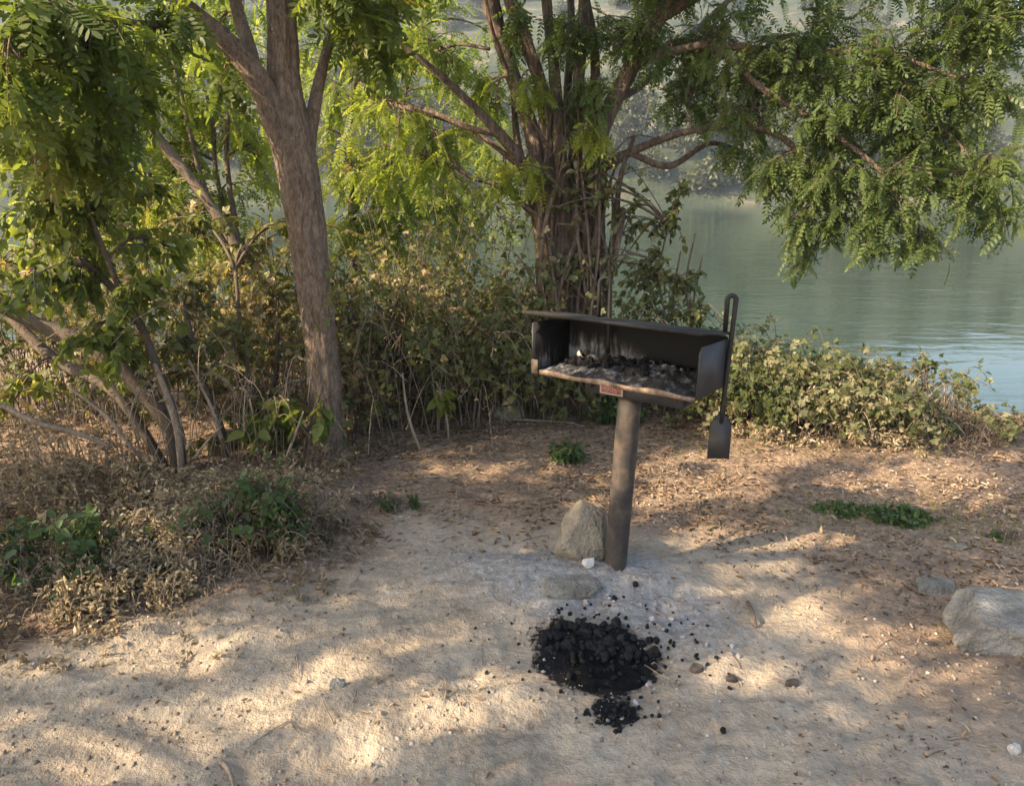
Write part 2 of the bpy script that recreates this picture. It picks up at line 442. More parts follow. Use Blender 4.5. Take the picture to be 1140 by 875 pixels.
def bank(x): return 5.55 - .30 * x
def gz(x, y):
    x = np.asarray(x, float); y = np.asarray(y, float)
    z = .05 * (fbm(x * .9, y * .9, 3, 3) - .5)
    near = np.exp(-(np.maximum(0, np.hypot(x, y - 2) - 5) / 3) ** 2)
    # trampled sand: streaky small humps
    u = x * .90 + y * .44; v = -x * .44 + y * .90
    sandy = smooth(3.4, 2.2, y + .35 * x) * .8 + .2
    z = z + near * (.034 * sandy * (fbm(u * 4.5, v * 9, 5, 4) - .5) + .030 * (fbm(u * 9, v * 15, 8, 4) - .5) * (.5 + .9 * fbm(x * 2.5, y * 2.5, 61, 2)) - .009 * smooth(.66, .82, vnoise(x * 7, y * 9, 63)))
    z = z + .10 * gauss(x, y, G2(170, 610), .75, .35, .35) + .05 * gauss(x, y, (-1.1, 3.9), .5, .4)
    z = z + .055 * gauss(x, y, (POST[0] - .06, POST[1] - .03), .26, .15) + .045 * gauss(x, y, G2(560, 640), .16, .10)
    z = z + .035 * gauss(x, y, G2(676, 700), .22, .08) - .05 * gauss(x, y, G2(1045, 690), .10, .10) - .02 * gauss(x, y, COAL[:2], .2, .14)
    z = z + .02 * gauss(x, y, G2(480, 790), .3, .05, .4)
    d = y - bank(x)
    z = z - 3.0 * smooth(0, 4.5, d + .5 * (fbm(x * .6, y * .6, 21, 3) - .5))
    z = z + 3.2 * smooth(74, 86, y) 
    return z
def gz1(x, y): return float(gz(np.array([x]), np.array([y]))[0])
def ongnd(px, py, it=4):
    z = 0
    for _ in range(it):
        p = gnd(px, py, z); z = gz1(p[0], p[1])
    p = gnd(px, py, z); p[2] = z; return p

def axis(parts):
    a = []
    for lo, hi, n in parts: a += list(np.linspace(lo, hi, n, endpoint=False))
    return np.array(a + [parts[-1][1]])
gx = axis([(-420, -60, 10), (-60, -8, 22), (-8, -3, 50), (-3, 3, 520), (3, 8, 50), (8, 60, 22), (60, 420, 10)])
gy = axis([(-60, -6, 10), (-6, .6, 30), (.6, 3.6, 340), (3.6, 7, 140), (7, 14, 40), (14, 70, 20), (70, 90, 16), (90, 480, 14)])
X, Y = np.meshgrid(gx, gy)
Z = gz(X, Y)
nx, ny = len(gx), len(gy)
i = np.arange(ny - 1)[:, None]; j = np.arange(nx - 1)[None]
f = np.stack([i * nx + j, i * nx + j + 1, (i + 1) * nx + j + 1, (i + 1) * nx + j], -1).reshape(-1, 4)
x, y = X.ravel(), Y.ravel()
def litmask(x, y):
    # leaf litter and brown soil: the far half of the clearing, its right side and the thicket; bare sand left and centre
    L = smooth(2.75, 3.6, y + .12 * x)
    L = np.maximum(L, .75 * smooth(.75, 1.35, x - .1 * (y - 2)) * smooth(1.3, 2.3, y + .2 * (x - 1)))
    L = np.maximum(L, smooth(-.05, .22, y - (2.32 + .55 * (x + 1.2))) * smooth(-.35, -.7, x))
    L = np.maximum(L, smooth(5.2, 8, np.hypot(x, y - 2)))
    return L
LIT = litmask(x, y)
ASH = .9 * gauss(x, y, (POST[0] - .06, POST[1] - .12), .29, .20) + .55 * gauss(x, y, G2(570, 640), .2, .12) + .55 * gauss(x, y, G2(760, 700), .18, .2) + .35 * gauss(x, y, G2(480, 620), .5, .25)
CHR = 1.1 * gauss(x, y, COAL[:2] + np.array([.0, .01]), .115, .10) + .8 * gauss(x, y, G2(690, 790), .055, .05) + .3 * gauss(x, y, G2(620, 705), .08, .07) + .40 * gauss(x, y, COAL[:2] + np.array([.03, .02]), .26, .2)
mb = MB(); mb.add(np.stack([x, y, Z.ravel()], 1), f)
g = mb.build('ground', M['ground'], smooth_=True, extra={'litter': LIT, 'ash': np.clip(ASH, 0, 1), 'char': np.clip(CHR, 0, 1.1)})
tag(g, kind='structure')

# river
WZ = -1.2
mb = MB(); xs = np.linspace(-400, 400, 9); ys = np.linspace(5.2, 83, 9); XX, YY = np.meshgrid(xs, ys)
ii = np.arange(8)[:, None]; jj = np.arange(8)[None]
mb.add(np.stack([XX.ravel(), YY.ravel(), np.full(81, WZ)], 1), np.stack([ii * 9 + jj, ii * 9 + jj + 1, (ii + 1) * 9 + jj + 1, (ii + 1) * 9 + jj], -1).reshape(-1, 4))
tag(mb.build('water', M['water']), kind='structure')

# far hills across the river
hx = np.linspace(-410, 410, 165); hy = axis([(79, 130, 26), (130, 300, 34), (300, 470, 14)])
HX, HY = np.meshgrid(hx, hy)
def hillz(x, y):
    r = smooth(76, 225, y)
    top = 45 + 7 * np.sin(x * .018 + 1.2) + 9 * (fbm(x * .02, y * .004 + 5, 31, 3) - .5) - .05 * x
    z = -1.6 + 5.5 * smooth(79, 88, y) + top * r ** .9 + 7 * (fbm(x * .045, y * .045, 33, 4) - .5) * smooth(84, 110, y)
    z = z - 22 * smooth(300, 470, y)
    return z
HZ = hillz(HX, HY); n_ = len(hx)
i = np.arange(len(hy) - 1)[:, None]; j = np.arange(n_ - 1)[None]
mb = MB(); mb.add(np.stack([HX.ravel(), HY.ravel(), HZ.ravel()], 1), np.stack([i * n_ + j, i * n_ + j + 1, (i + 1) * n_ + j + 1, (i + 1) * n_ + j], -1).reshape(-1, 4))
tag(mb.build('hills', M['hill'], smooth_=True), kind='structure')

# ------------------------------------------------------------------ park grill
YAW, FW, FD, FH = R(-36.6), .650, .251, .20
GX, GY, GZ = .417, POST[1], .79
ca, sa = math.cos(YAW), math.sin(YAW)
grill = empty('park_grill', 'rusty black charcoal grill with a flat top plate, standing on a single pipe post', 'grill', (POST[0], POST[1], 0))
BASE = np.array([POST[0], POST[1], 0])
def GM(v):
    v = np.asarray(v, float)
    return np.stack([GX + ca * v[:, 0] - sa * v[:, 1], GY + sa * v[:, 0] + ca * v[:, 1], GZ + v[:, 2]], 1) - BASE
T = .006
# post
mb = MB(); pt = GM(np.array([(0.02, 0, -.062)]))[0]
pts = np.array([(0, 0, -.15)]) * 0 + 0
PP = np.linspace(np.array([-.008, 0, -.2]), np.array([pt[0], pt[1], pt[2]]), 12)
tube(mb, PP, .0435, 28, .0)
mb.build('post', M['rust'], grill, True)
mb = MB(); tube(mb, np.linspace(PP[0] + (0, 0, .14), PP[0] + (0, 0, .30), 4), [.062, .056, .052, .049], 24, .12, seed=3)
# bracket under the firebox: an open channel
mb = MB()
box(mb, (-.14, -.055, -.062), (.25, -.049, -.004), M=GM)
box(mb, (-.14, .049, -.062), (.25, .055, -.004), M=GM)
box(mb, (-.14, -.0485, -.062), (.25, .0485, -.056), M=GM)
br = mb.build('support_bracket', M['panel'], grill)
mb = MB(); box(mb, (-.075, -.0585, -.057), (.020, -.0555, -.008), M=GM)
lp = mb.build('label_plate', M['border'], br); lp['label'] = 'faded pink notice in a cream border'
mb = MB(); box(mb, (-.067, -.0605, -.051), (.012, -.059, -.014), M=GM)
mb.build('notice', M['notice'], br)
for bx in (-.115, .0, .225):
    mb = MB(); P = GM(np.array([(bx, -.0555, -.033), (bx, -.066, -.033)])); tube(mb, P, .008, 6)
    if bx != 0: mb.build('bolt', M['rust'], br)
# firebox: floor, back, with a bent, sunlit-coloured front lip
def sheet(fn, nu, nv):
    U, V = np.meshgrid(np.linspace(0, 1, nu), np.linspace(0, 1, nv)); v, t = fn(U.ravel(), V.ravel())
    a = np.arange(nv - 1)[:, None]; c = np.arange(nu - 1)[None]
    return v, np.stack([a * nu + c, a * nu + c + 1, (a + 1) * nu + c + 1, (a + 1) * nu + c], -1).reshape(-1, 4), t
mb = MB()
box(mb, (-FW / 2, -FD / 2, -.003), (FW / 2, FD / 2, .003), .75, GM)
# back wall, soot above, ash low on the left; shade painted in above and right
def backfn(U, V):
    v = np.stack([-FW / 2 + U * FW, np.full_like(U, FD / 2 - T), .004 + V * (FH - .034)], 1)
    t = 1.3 - 1.5 * V - .8 * smooth(.35, .75, U)
    return GM(v), t
v, f, t = sheet(backfn, 40, 16); mb.add(v, f, t)
v, f, t = sheet(lambda U, V: (GM(np.stack([-FW / 2 + U * FW, np.full_like(U, FD / 2), .004 + V * (FH - .034)], 1)), V * 0), 2, 2); mb.add(v, f, t)
v, f, t = sheet(lambda U, V: (GM(np.stack([-FW / 2 + U * FW, FD / 2 - T + V * T, np.full_like(U, FH - .030)], 1)), V * 0), 2, 2); mb.add(v, f, t)
mb.build('firebox', M['inner'], grill)
# front lip: slightly bent edge strip, orange sunlight painted into its colour
mb = MB(); n = 26
for k in range(n):
    xa = -FW / 2 + .03 + (FW - .03) * k / n; xb = -FW / 2 + .03 + (FW - .03) * (k + 1) / n
    za = .004 * math.sin(k * .7); zb = .004 * math.sin((k + 1) * .7)
    v = np.array([(xa, -FD / 2 - .007, -.006 + za * .3), (xb, -FD / 2 - .007, -.006 + zb * .3), (xb, -FD / 2 - .001, -.006), (xa, -FD / 2 - .001, -.006),
                  (xa, -FD / 2 - .007, .012 + za), (xb, -FD / 2 - .007, .012 + zb), (xb, -FD / 2 - .001, .012 + zb), (xa, -FD / 2 - .001, .012 + za)])
    mb.add(GM(v), np.array([(0, 1, 5, 4), (4, 5, 6, 7), (7, 6, 2, 3), (0, 3, 2, 1)] + ([(0, 4, 7, 3)] if k == 0 else []) + ([(1, 2, 6, 5)] if k == n - 1 else [])))
mb.build('front_lip', M['lip'], grill)
# side panels
for s in (-1, 1):
    mb = MB()
    prof = [(-FD / 2 - .004, .0), (FD / 2, .0), (FD / 2, FH - .033), (-FD / 2 + .05, FH - .014), (-FD / 2 - .004, FH - .016)]
    if s > 0: prof = [(-FD / 2 - .004, .0), (FD / 2, -.004), (FD / 2, FH - .035), (-FD / 2 + .02, FH - .026), (-FD / 2 + .004, FH - .045), (-FD / 2 + .004, .10)]
    a = s * FW / 2; prism(mb, prof, 'x', a, a + s * T, GM)
    o = mb.build('side_panel', M['panel'], grill)
    # flange folded round the front edge
    mb = MB()
    if s < 0: box(mb, (a - .002, -FD / 2 - .012, -.004), (a + .026, -FD / 2 - .008, .05), .5, GM); mb.build('corner_flange', M['lip'], grill)
# inner soot faces of the sides (same plates, burnt side), the right one blackened for its shade
for s in (-1, 1):
    mb = MB(); a = s * (FW / 2 - .003)
    prism(mb, [(-FD / 2 + .002, .006), (FD / 2 - T - .003, .006), (FD / 2 - T - .003, FH - .04), (-FD / 2 + .05, FH - .036), (-FD / 2 + .008, FH - .05)], 'x', a - s * .001, a, GM)
    mb.t = [np.clip(1.0 - 1.6 * (v[:, 2] + BASE[2] - GZ) / FH, -1, 1) if s < 0 else np.full(len(v), -.2) for v in mb.v]
    mb.build('burnt_shaded_lining', M['inner'], grill)
# top plate: tilted a little back-down, one rolled front edge
mb = MB()
def tilt(v):
    v = np.asarray(v, float).copy(); v[:, 2] += FH + .022 - .15 * (v[:, 1] + FD / 2); return GM(v)
box(mb, (-FW / 2 - .045, -FD / 2 - .012, -.004), (FW / 2 + .012, FD / 2 + .01, .004), .5, tilt)
box(mb, (-FW / 2 - .043, -FD / 2 - .018, -.007), (FW / 2 + .010, -FD / 2 - .0125, .005), .5, tilt)
mb.build('cooking_plate', M['plate'], grill)

def coalmesh(name, seed, mat, amp=.35, sub=2):
    import bmesh
    bm = bmesh.new(); bmesh.ops.create_icosphere(bm, subdivisions=sub, radius=1)
    r = np.random.default_rng(seed); off = r.random(3) * 20
    pl = [(Vector(r.normal(0, 1, 3)).normalized(), .42 + .4 * r.random()) for _ in range(9)]
    for v in bm.verts:
        for nrm, d in pl:
            k = v.co.dot(nrm)
            if k > d: v.co -= nrm * (k - d) * .97
    for v in bm.verts:
        p = v.co
        q = fbm(np.array([p.x * 1.7 + off[0] + p.z]), np.array([p.y * 1.7 + off[1] - p.z * .7]), seed, 3)[0]
        v.co = p * (1 + amp * (q - .5))
    me = bpy.data.meshes.new(name); bm.to_mesh(me); bm.free(); me.materials.append(mat)
    return me

# things hanging on the grill
def rodtool(name, label, xy, top, bottom, loop_w, blade, r=.0065, short=.10, tiltv=(0, 0, 0)):
    loc = GM(np.array([(xy[0], xy[1], bottom)]))[0] + BASE
    t = empty(name, label, 'tool', tuple(loc))
    ux = np.array([ca, sa, 0]) if blade else np.array([1., 0, 0])
    ux = np.array([1., 0, 0])
    H = top - bottom; w = loop_w / 2
    p = [np.array(tiltv, float) * H]
    p += [np.array(tiltv, float) * H * .5 + np.array([0, 0, H * .5])]
    arc = [ux * (w - w * math.cos(a)) * -1 + np.array([0, 0, H - w + w * math.sin(a)]) for a in np.linspace(0, math.pi, 9)]
    p += arc; p += [ux * -2 * w + np.array([0, 0, H - w - short])]
    mb = MB(); tube(mb, np.vstack([np.linspace(p[0], p[1], 5), np.linspace(p[1], p[2], 6)[1:], np.array(p[3:])]), r, 10)
    mb.build('handle', M['soot'], t, True)
    if blade:
        mb = MB(); bw, bh = blade
        o = p[0]
        prism(mb, [(-.012, .03), (.012, .03), (bw * .42, 0), (bw / 2, -.02), (bw / 2, -bh), (-bw / 2, -bh), (-bw / 2, -.02), (-bw * .42, 0)], 'y', -.004, .004,
              M=lambda v: v @ np.array([[1, 0, 0], [0, 1, 0], [0, 0, 1.]]) + o)
        mb.build('blade', M['panel'], t)
    return t
rodtool('ash_scraper', 'long black ash scraper with a flat blade, hanging from the right side of the grill', (FW / 2 + .022, FD / 2 - .012), FH + .118, -.135, .030, (.078, .135), .0085, .11, (-.045, 0, 0))
rodtool('grate_hook', 'black iron hook with a looped handle, rising behind the top plate of the grill', (-.13, FD / 2 - .035), FH + .145, .055, .04, None, .0075, .14)

# bed of ash and burnt coals inside the firebox
def ashfn(U, V):
    xx = -FW / 2 + .008 + U * (FW - .016); yy = -FD / 2 + .004 + V * (FD - .016)
    e = np.minimum(np.minimum(U, 1 - U) * 7, np.minimum(V, 1 - V) * 4); e = np.clip(e, 0, 1)
    zz = .0045 + e * (.006 + .042 * fbm(U * 16, V * 7, 41, 5) * (.4 + .9 * fbm(U * 5, V * 2, 43, 2)) + .02 * smooth(.3, .8, V))
    return GM(np.stack([xx, yy, zz], 1)) + BASE, U * 0 + .5
mb = MB(); v, f, t = sheet(ashfn, 150, 60); mb.add(v, f, t)
tag(mb.build('ash', M['ash'], smooth_=True), 'grey and black ash lying on the firebox floor', 'ash', kind='stuff')
M['lump'] = M['char'].copy(); M['lump'].name = 'charcoal_lump'
for nd in M['lump'].node_tree.nodes:
    if nd.type == 'VALTORGB':
        for e, c_ in zip(nd.color_ramp.elements, (.010, .020, .055)): e.color = (c_, c_, c_ * 1.06, 1)
coals = [coalmesh('charcoal_lump', 50 + k, M['lump']) for k in range(4)]
cinders = [coalmesh('cinder', 60 + k, M['cinder']) for k in range(2)]
for k in range(90):
    me = coals[k % 4] if k % 11 else cinders[(k // 11) % 2]
    o = bpy.data.objects.new('burnt_coal', me); C.objects.link(o)
    u, w = (.12 + .84 * random.random(), .25 + .65 * random.random())
    p = GM(np.array([(-FW / 2 + u * FW, -FD / 2 + w * FD, .036 + .012 * random.random())]))[0] + BASE
    o.location = p; s = random.uniform(.007, .024); o.scale = (s * random.uniform(.8, 1.5), s, s * .8); o.rotation_euler = [random.uniform(0, 6) for _ in range(3)]
    if k % 11: tag(o, 'burnt black coal lying in the ash of the firebox', 'coal', 'black coals in the firebox')
    else: tag(o, 'grey burnt-out cinder lying in the ash of the firebox', 'cinder', 'grey cinders in the firebox')

# ------------------------------------------------------------------ heap of charcoal below the grill
hn = 60; U, V = np.meshgrid(np.linspace(-1, 1, hn), np.linspace(-1, 1, hn)); U = U.ravel(); V = V.ravel()
hx_ = COAL[0] + .005 + U * .155; hy_ = COAL[1] + .005 + V * .17
rr = np.hypot(U, V) + .8 * (fbm(U * 2.2 + 5, V * 2.2 + 5, 71, 3) - .5)
hz_ = gz(hx_, hy_) - .012 + .032 * smooth(1.0, .55, rr) - .020 * smooth(.5, .1, rr) + .014 * (fbm(U * 12, V * 12, 72, 3) - .5) * smooth(1.05, .6, rr)
mb = MB(); i = np.arange(hn - 1)[:, None]; j = np.arange(hn - 1)[None]
mb.add(np.stack([hx_, hy_, hz_], 1), np.stack([i * hn + j, i * hn + j + 1, (i + 1) * hn + j + 1, (i + 1) * hn + j], -1).reshape(-1, 4))
tag(mb.build('charcoal_dust', M['char'], smooth_=True), 'heap of fine black charcoal dumped on the sand in front of the post', 'charcoal', kind='stuff')
def put_lump(x, y, s, lift, me, name, label, cat, group):
    o = bpy.data.objects.new(name, me); C.objects.link(o)
    o.location = (x, y, gz1(x, y) + lift); o.scale = (s * random.uniform(.85, 1.35), s, s * random.uniform(.65, .95)); o.rotation_euler = [random.uniform(0, 6.2) for _ in range(3)]
    return tag(o, label, cat, group)
for k in range(150):
    a = random.uniform(0, 2 * math.pi); q = 1.12 * math.sqrt(random.random()) * (1 + .22 * math.sin(3 * a + 1) + .12 * math.sin(7 * a))
    if math.sin(a) < -.2 and random.random() < .4: a = -a
    x = COAL[0] + math.cos(a) * .178 * q + random.gauss(0, .012); y = COAL[1] + .01 + math.sin(a) * .155 * q + random.gauss(0, .012)
    s = random.choice((random.uniform(.012, .024), random.uniform(.006, .014))) if math.sin(a) > -.1 else random.uniform(.005, .013)
    put_lump(x, y, s, .020 * max(0, 1 - q) + .008, coals[k % 4], 'charcoal_lump', 'lump of black charcoal on the dumped heap before the post', 'charcoal', 'charcoal lumps on the dumped heap')
for k in range(44):
    a = random.gauss(0, .05), random.gauss(.022, .04); c = G2(690, 795)
    put_lump(c[0] + a[0], c[1] + a[1], random.uniform(.005, .012), .004, coals[k % 4], 'charcoal_lump', 'small lump of charcoal in the little spill in front of the heap', 'charcoal', 'charcoal bits spilled in front of the heap')
for k in range(140):
    a = random.uniform(0, 6.28) if k % 2 else random.uniform(-.2, 2.2); q = random.uniform(.19, .44)
    x = COAL[0] + math.cos(a) * q * 1.05; y = COAL[1] + .04 + math.sin(a) * q * .8
    pale = random.random() < .33
    if pale: put_lump(x, y, random.uniform(.004, .014), .003, cinders[k % 2], 'cinder', 'pale grey cinder scattered on the ground round the charcoal heap', 'cinder', 'cinders scattered round the heap')
    else: put_lump(x, y, random.uniform(.004, .010), .003, coals[k % 4], 'charcoal_lump', 'small bit of charcoal strewn on the sand round the dumped heap', 'charcoal', 'charcoal bits strewn round the heap')
c = G2(708, 656); put_lump(c[0], c[1], .0175, .014, coals[0], 'charcoal_lump', 'single round black coal lying alone at the foot of the post', 'charcoal', None)
c = G2(805, 812); put_lump(c[0], c[1], .011, .008, coals[1], 'charcoal_lump', 'single bluish black coal alone on the shaded sand, well clear of the heap', 'charcoal', None)

# ------------------------------------------------------------------ stones
def stone(name, label, prof, loc, mat, seed, depth=.6, sub=4, amp=.18, rot=0, cat='stone', taper=None):
    """A weathered block: a sphere pushed towards a box, cut by a few planes, then roughened."""
    import bmesh
    sx, sy, sz = prof
    bm = bmesh.new(); bmesh.ops.create_icosphere(bm, subdivisions=sub, radius=1.25)
    r = np.random.default_rng(seed)
    co = np.array([v.co[:] for v in bm.verts])
    pl = [np.array(a, float) for a in ((1, 0, .1), (-1, 0, .15), (0, 1, .1), (0, -1, .2), (.1, 0, 1))] + list(r.normal(0, 1, (10, 3)))
    for q_, nrm in enumerate(pl):
        nrm = nrm + r.normal(0, .18, 3); nrm = nrm / np.linalg.norm(nrm)
        d = r.uniform(.80, .98) if q_ < 5 else r.uniform(.88, 1.1); k = co @ nrm; co -= np.where(k > d, k - d, 0)[:, None] * nrm
    if taper is not None: co[:, :2] *= (1 + taper * (co[:, 2:3]))
    q = fbm(co[:, 0] * 2 + co[:, 2] * 1.3 + seed, co[:, 1] * 2 - co[:, 2] * 1.1 + seed, seed, 6)
    q2 = fbm(co[:, 0] * 9 + co[:, 2] * 5, co[:, 1] * 9 - co[:, 2] * 6 + 3, seed + 3, 3)
    co *= (1 + amp * (q - .5) + .06 * (q2 - .5))[:, None]
    co *= (sx, sy, sz)
    for v, p in zip(bm.verts, co): v.co = p
    me = bpy.data.meshes.new(name); bm.to_mesh(me); bm.free(); me.materials.append(mat)
    for p in me.polygons: p.use_smooth = sub >= 4
    o = bpy.data.objects.new(name, me); C.objects.link(o); o.location = loc; o.rotation_euler = (0, 0, rot)
    return tag(o, label, cat)
p = ongnd(648, 622); stone('standing_stone', 'tall pale slab of stone standing upright just left of the grill post', (.10, .075, .148), (p[0] + .012, p[1] + .05, p[2] + .082), M['stone'], 8, .62, 5, .26, .3, taper=-.08)
p = ongnd(636, 652); stone('flat_stone', 'low flat greyish stone half buried in ash at the foot of the standing stone', (.10, .065, .026), (p[0], p[1], p[2] - .002), M['granite'], 9, .7, 4, .25, .1)
p = ongnd(654, 628); stone('white_stone', 'small bright white stone resting against the foot of the standing stone', (.026, .014, .019), (p[0], p[1] - .03, p[2] + .022), M['white'], 12, .6, 3, .3, .4)
p = ongnd(1148, 734); stone('boulder', 'big pale grey boulder on the right with its base in the sun', (.22, .15, .108), (p[0] + .02, p[1] + .13, p[2] + .012), M['granite'], 26, .62, 5, .2, -.25)
p = ongnd(1040, 655); stone('flat_stone', 'flat grey stone lying beside the hollow behind the boulder', (.075, .05, .028), (p[0], p[1], p[2] + .008), M['granite'], 14, .7, 4, .25, -.1)
p = ongnd(1064, 610); stone('flat_stone', 'thin buff sliver of stone among the fallen leaves, farthest of the stones behind the boulder', (.058, .022, .010), (p[0], p[1], p[2] + .008), M['stone'], 17, .7, 3, .2, -.15)
p = ongnd(1129, 836); stone('pebble', 'white pebble in the shade at the lower right of the clearing', (.016, .013, .014), (p[0], p[1], p[2] + .008), M['white'], 19, .7, 3, .3)
p = ongnd(376, 764); stone('pebble', 'pale grey jagged pebble alone on the sunny sand', (.026, .016, .015), (p[0], p[1], p[2] + .009), M['granite'], 29, .8, 3, .6, .5)
p = ongnd(882, 762); stone('earth_clod', 'brown clod on the ground to the right of the charcoal heap', (.022, .014, .011), (p[0], p[1], p[2] + .006), M['rust'], 31, .7, 3, .5)
p = ongnd(776, 746); stone('earth_clod', 'dark brown clod near the right edge of the charcoal heap', (.022, .018, .013), (p[0], p[1], p[2] + .006), M['rust'], 37, .7, 3, .5)
p = ongnd(814, 757); stone('earth_clod', 'smallest brown clod, lying between the two larger ones right of the charcoal heap', (.018, .012, .011), (p[0], p[1], p[2] + .006), M['rust'], 39, .7, 3, .5)
p = ongnd(668, 700); stone('flat_stone', 'thin grey flake of stone on the far rim of the charcoal heap', (.05, .014, .010), (p[0], p[1] + .02, p[2] + .012), M['granite'], 43, .7, 3, .5)
p = ongnd(565, 463); stone('flat_stone', 'grey-buff stone under the thicket at the far edge of the clearing', (.11, .07, .05), (p[0], p[1], p[2] + .02), M['stone'], 47, .7, 4, .25, .2)

# ------------------------------------------------------------------ plants
def limb(mb, pts, sides=8, rough=.12, n=None, seed=0, wmul=1.0, ridge=0.0):
    """pts: (px, py, distance, width in photo pixels) -> a tapering limb; returns its centre line and radii."""
    P = np.array([atY(a, b_, c_) for a, b_, c_, w in pts]); r = np.array([w * pxsize(c_) / 2 * wmul for a, b_, c_, w in pts])
    n = n or 6 * len(pts)
    Q = catmull(P, n); rad = np.interp(np.linspace(0, 1, n), np.linspace(0, 1, len(pts)), r)
    tube(mb, Q, rad, sides, rough, seed=seed, ridge=ridge)
    return Q

def blobs_to_foliage(wood, leaves, skel, blobs, pxper=1.0, leafsize=.2, per_twig=7, dens=1.0, droop=.5, twig_r=.004, size_var=.3, simple=False):
    """For each leafy mass: a bough from the nearest limb, twigs off the bough, leaves along the twigs."""
    skel = np.concatenate(skel)
    for (bx, by, bY, rx, ry, rY, ntw) in blobs:
        c = atY(bx, by, bY); s = pxsize(bY); rad = np.array([rx * s, rY, ry * s])
        a = skel[np.argmin(((skel - c) ** 2).sum(1) + .4 * np.maximum(0, skel[:, 2] - c[2] - .6) ** 2)]
        mid = (a + c) / 2 + np.array([rng.normal(0, .05), rng.normal(0, .05), .12 + .12 * np.linalg.norm(c - a)])
        B = quadbez(a, mid, c + rng.normal(0, .25, 3) * rad, 10)
        L = np.linalg.norm(c - a)
        tube(wood, B, np.linspace(.006 + .006 * L, .004, 10), 5)
        k = int(ntw * dens)
        for _ in range(k):
            st = B[rng.integers(3 if L > .5 else 0, 10)]
            d = rng.normal(0, 1, 3); d /= np.linalg.norm(d); e = c + d * rad * rng.random() ** .4
            m_ = (st + e) / 2 + np.array([0, 0, .25 * np.linalg.norm(e - st)])
            e = e - np.array([0, 0, .08 * droop])
            q = quadbez(st, m_, e, 8)
            tube(wood, q, np.linspace(twig_r, twig_r * .4, 8), 4, cap=False)
            tan = e - m_; tan /= np.linalg.norm(tan) + 1e-9
            t = rng.uniform(.3, 1, per_twig); pp = (1 - t)[:, None] ** 2 * st + 2 * (t * (1 - t))[:, None] * m_ + (t ** 2)[:, None] * e
            dd = tan * .6 + rng.normal(0, .6, (per_twig, 3)) + np.array([0, 0, -.35 * droop])
            leaves.put(pp, dd, leafsize * rng.uniform(1 - size_var, 1 + size_var, per_twig))

def canes(wood, leaves, c, rx, ry, h, n, per, leafsize, spread=1.0, r=.004, up=.9, start=.15):
    """A clump of arching canes rooted round c, with leaves all along them."""
    for k in range(n):
        a = rng.uniform(0, 2 * math.pi); q = math.sqrt(rng.random())
        x0 = c[0] + rx * .8 * q * math.cos(a); y0 = c[1] + ry * .8 * q * math.sin(a); p0 = np.array([x0, y0, gz1(x0, y0) - .02])
        a2 = a + rng.normal(0, .9); L = h * rng.uniform(.5, 1.05) * (1 - .35 * q * q)
        out = spread * rng.uniform(.15, .8) * h
        p1 = p0 + np.array([math.cos(a2) * out * .3, math.sin(a2) * out * .3, L * 1.35])
        p2 = p0 + np.array([math.cos(a2) * out, math.sin(a2) * out, L * rng.uniform(.35, 1.0) * up])
        Q = quadbez(p0, p1, p2, 9); tube(wood, Q, np.linspace(r, r * .45, 9), 4, cap=False)
        t = rng.uniform(start, 1, per); pp = (1 - t)[:, None] ** 2 * p0 + 2 * (t * (1 - t))[:, None] * p1 + (t ** 2)[:, None] * p2
        pp = pp + rng.normal(0, leafsize * .45, (per, 3))
        pp = pp[fbm(pp[:, 0] * 5 + pp[:, 2] * 3.7, pp[:, 1] * 4 - pp[:, 2] * 4.9, 131, 2) > .43]; per_ = len(pp)
        dd = rng.normal(0, .7, (per_, 3)) + np.array([math.cos(a2) * .4, math.sin(a2) * .4, -.25])
        if per_: leaves.put(pp, dd, leafsize * rng.uniform(.5, 1.35, per_), None)

def plant(name, label, cat, loc, wood, leaves_list, woodmat, woodname='trunk', leafname='crown', group=None):
    o = empty(name, label, cat, tuple(loc), group)
    if wood.n: shift(wood, loc).build(woodname, woodmat, o, True)
    for lv, tpl, mat, tl in leaves_list:
        if not lv.p: continue
        mb = MB(); lv.into(mb, tpl, tl, .25); shift(mb, loc).build(leafname, mat, o)
    return o

# --- the leaning locust on the left
W = MB(); lv = Leaves()
tr = limb(W, [(368, 535, 3.92, 74), (365, 505, 3.94, 58), (363, 450, 3.95, 47), (357, 380, 3.97, 44), (347, 300, 4.0, 46), (337, 225, 4.01, 52), (325, 160, 4.03, 54), (317, 100, 4.05, 44), (314, 40, 4.07, 36), (310, -60, 4.12, 34), (300, -260, 4.25, 26), (310, -560, 4.5, 14)], 84, .06, 300, 1, .73, .11)
l1 = limb(W, [(330, 205, 4.0, 30), (306, 135, 3.98, 32), (286, 88, 3.95, 30), (250, 45, 3.9, 24), (200, 2, 3.82, 19), (120, -70, 3.7, 14), (-20, -180, 3.5, 8)], 48, .06, 150, 2, .78, .09)
l2 = limb(W, [(287, 92, 3.95, 16), (276, 50, 4.0, 16), (262, 0, 4.05, 13), (240, -120, 4.1, 9), (200, -300, 4.1, 6)], 8, .1, 26, 3)
l3 = limb(W, [(340, 190, 4.04, 16), (349, 125, 4.1, 15), (358, 80, 4.18, 12), (378, 10, 4.3, 10), (430, -150, 4.5, 7), (520, -330, 4.6, 5)], 8, .1, 26, 4)
l4 = limb(W, [(313, 20, 4.08, 14), (290, -60, 4.2, 12), (230, -190, 4.6, 8), (100, -330, 5.0, 5)], 8, .1, 20, 5)
l5 = limb(W, [(225, 22, 3.86, 10), (170, 28, 3.6, 8), (90, 20, 3.3, 6), (20, 40, 3.0, 5)], 7, .1, 20, 6)
SK = [tr[110:], l1, l2, l3, l4, l5]
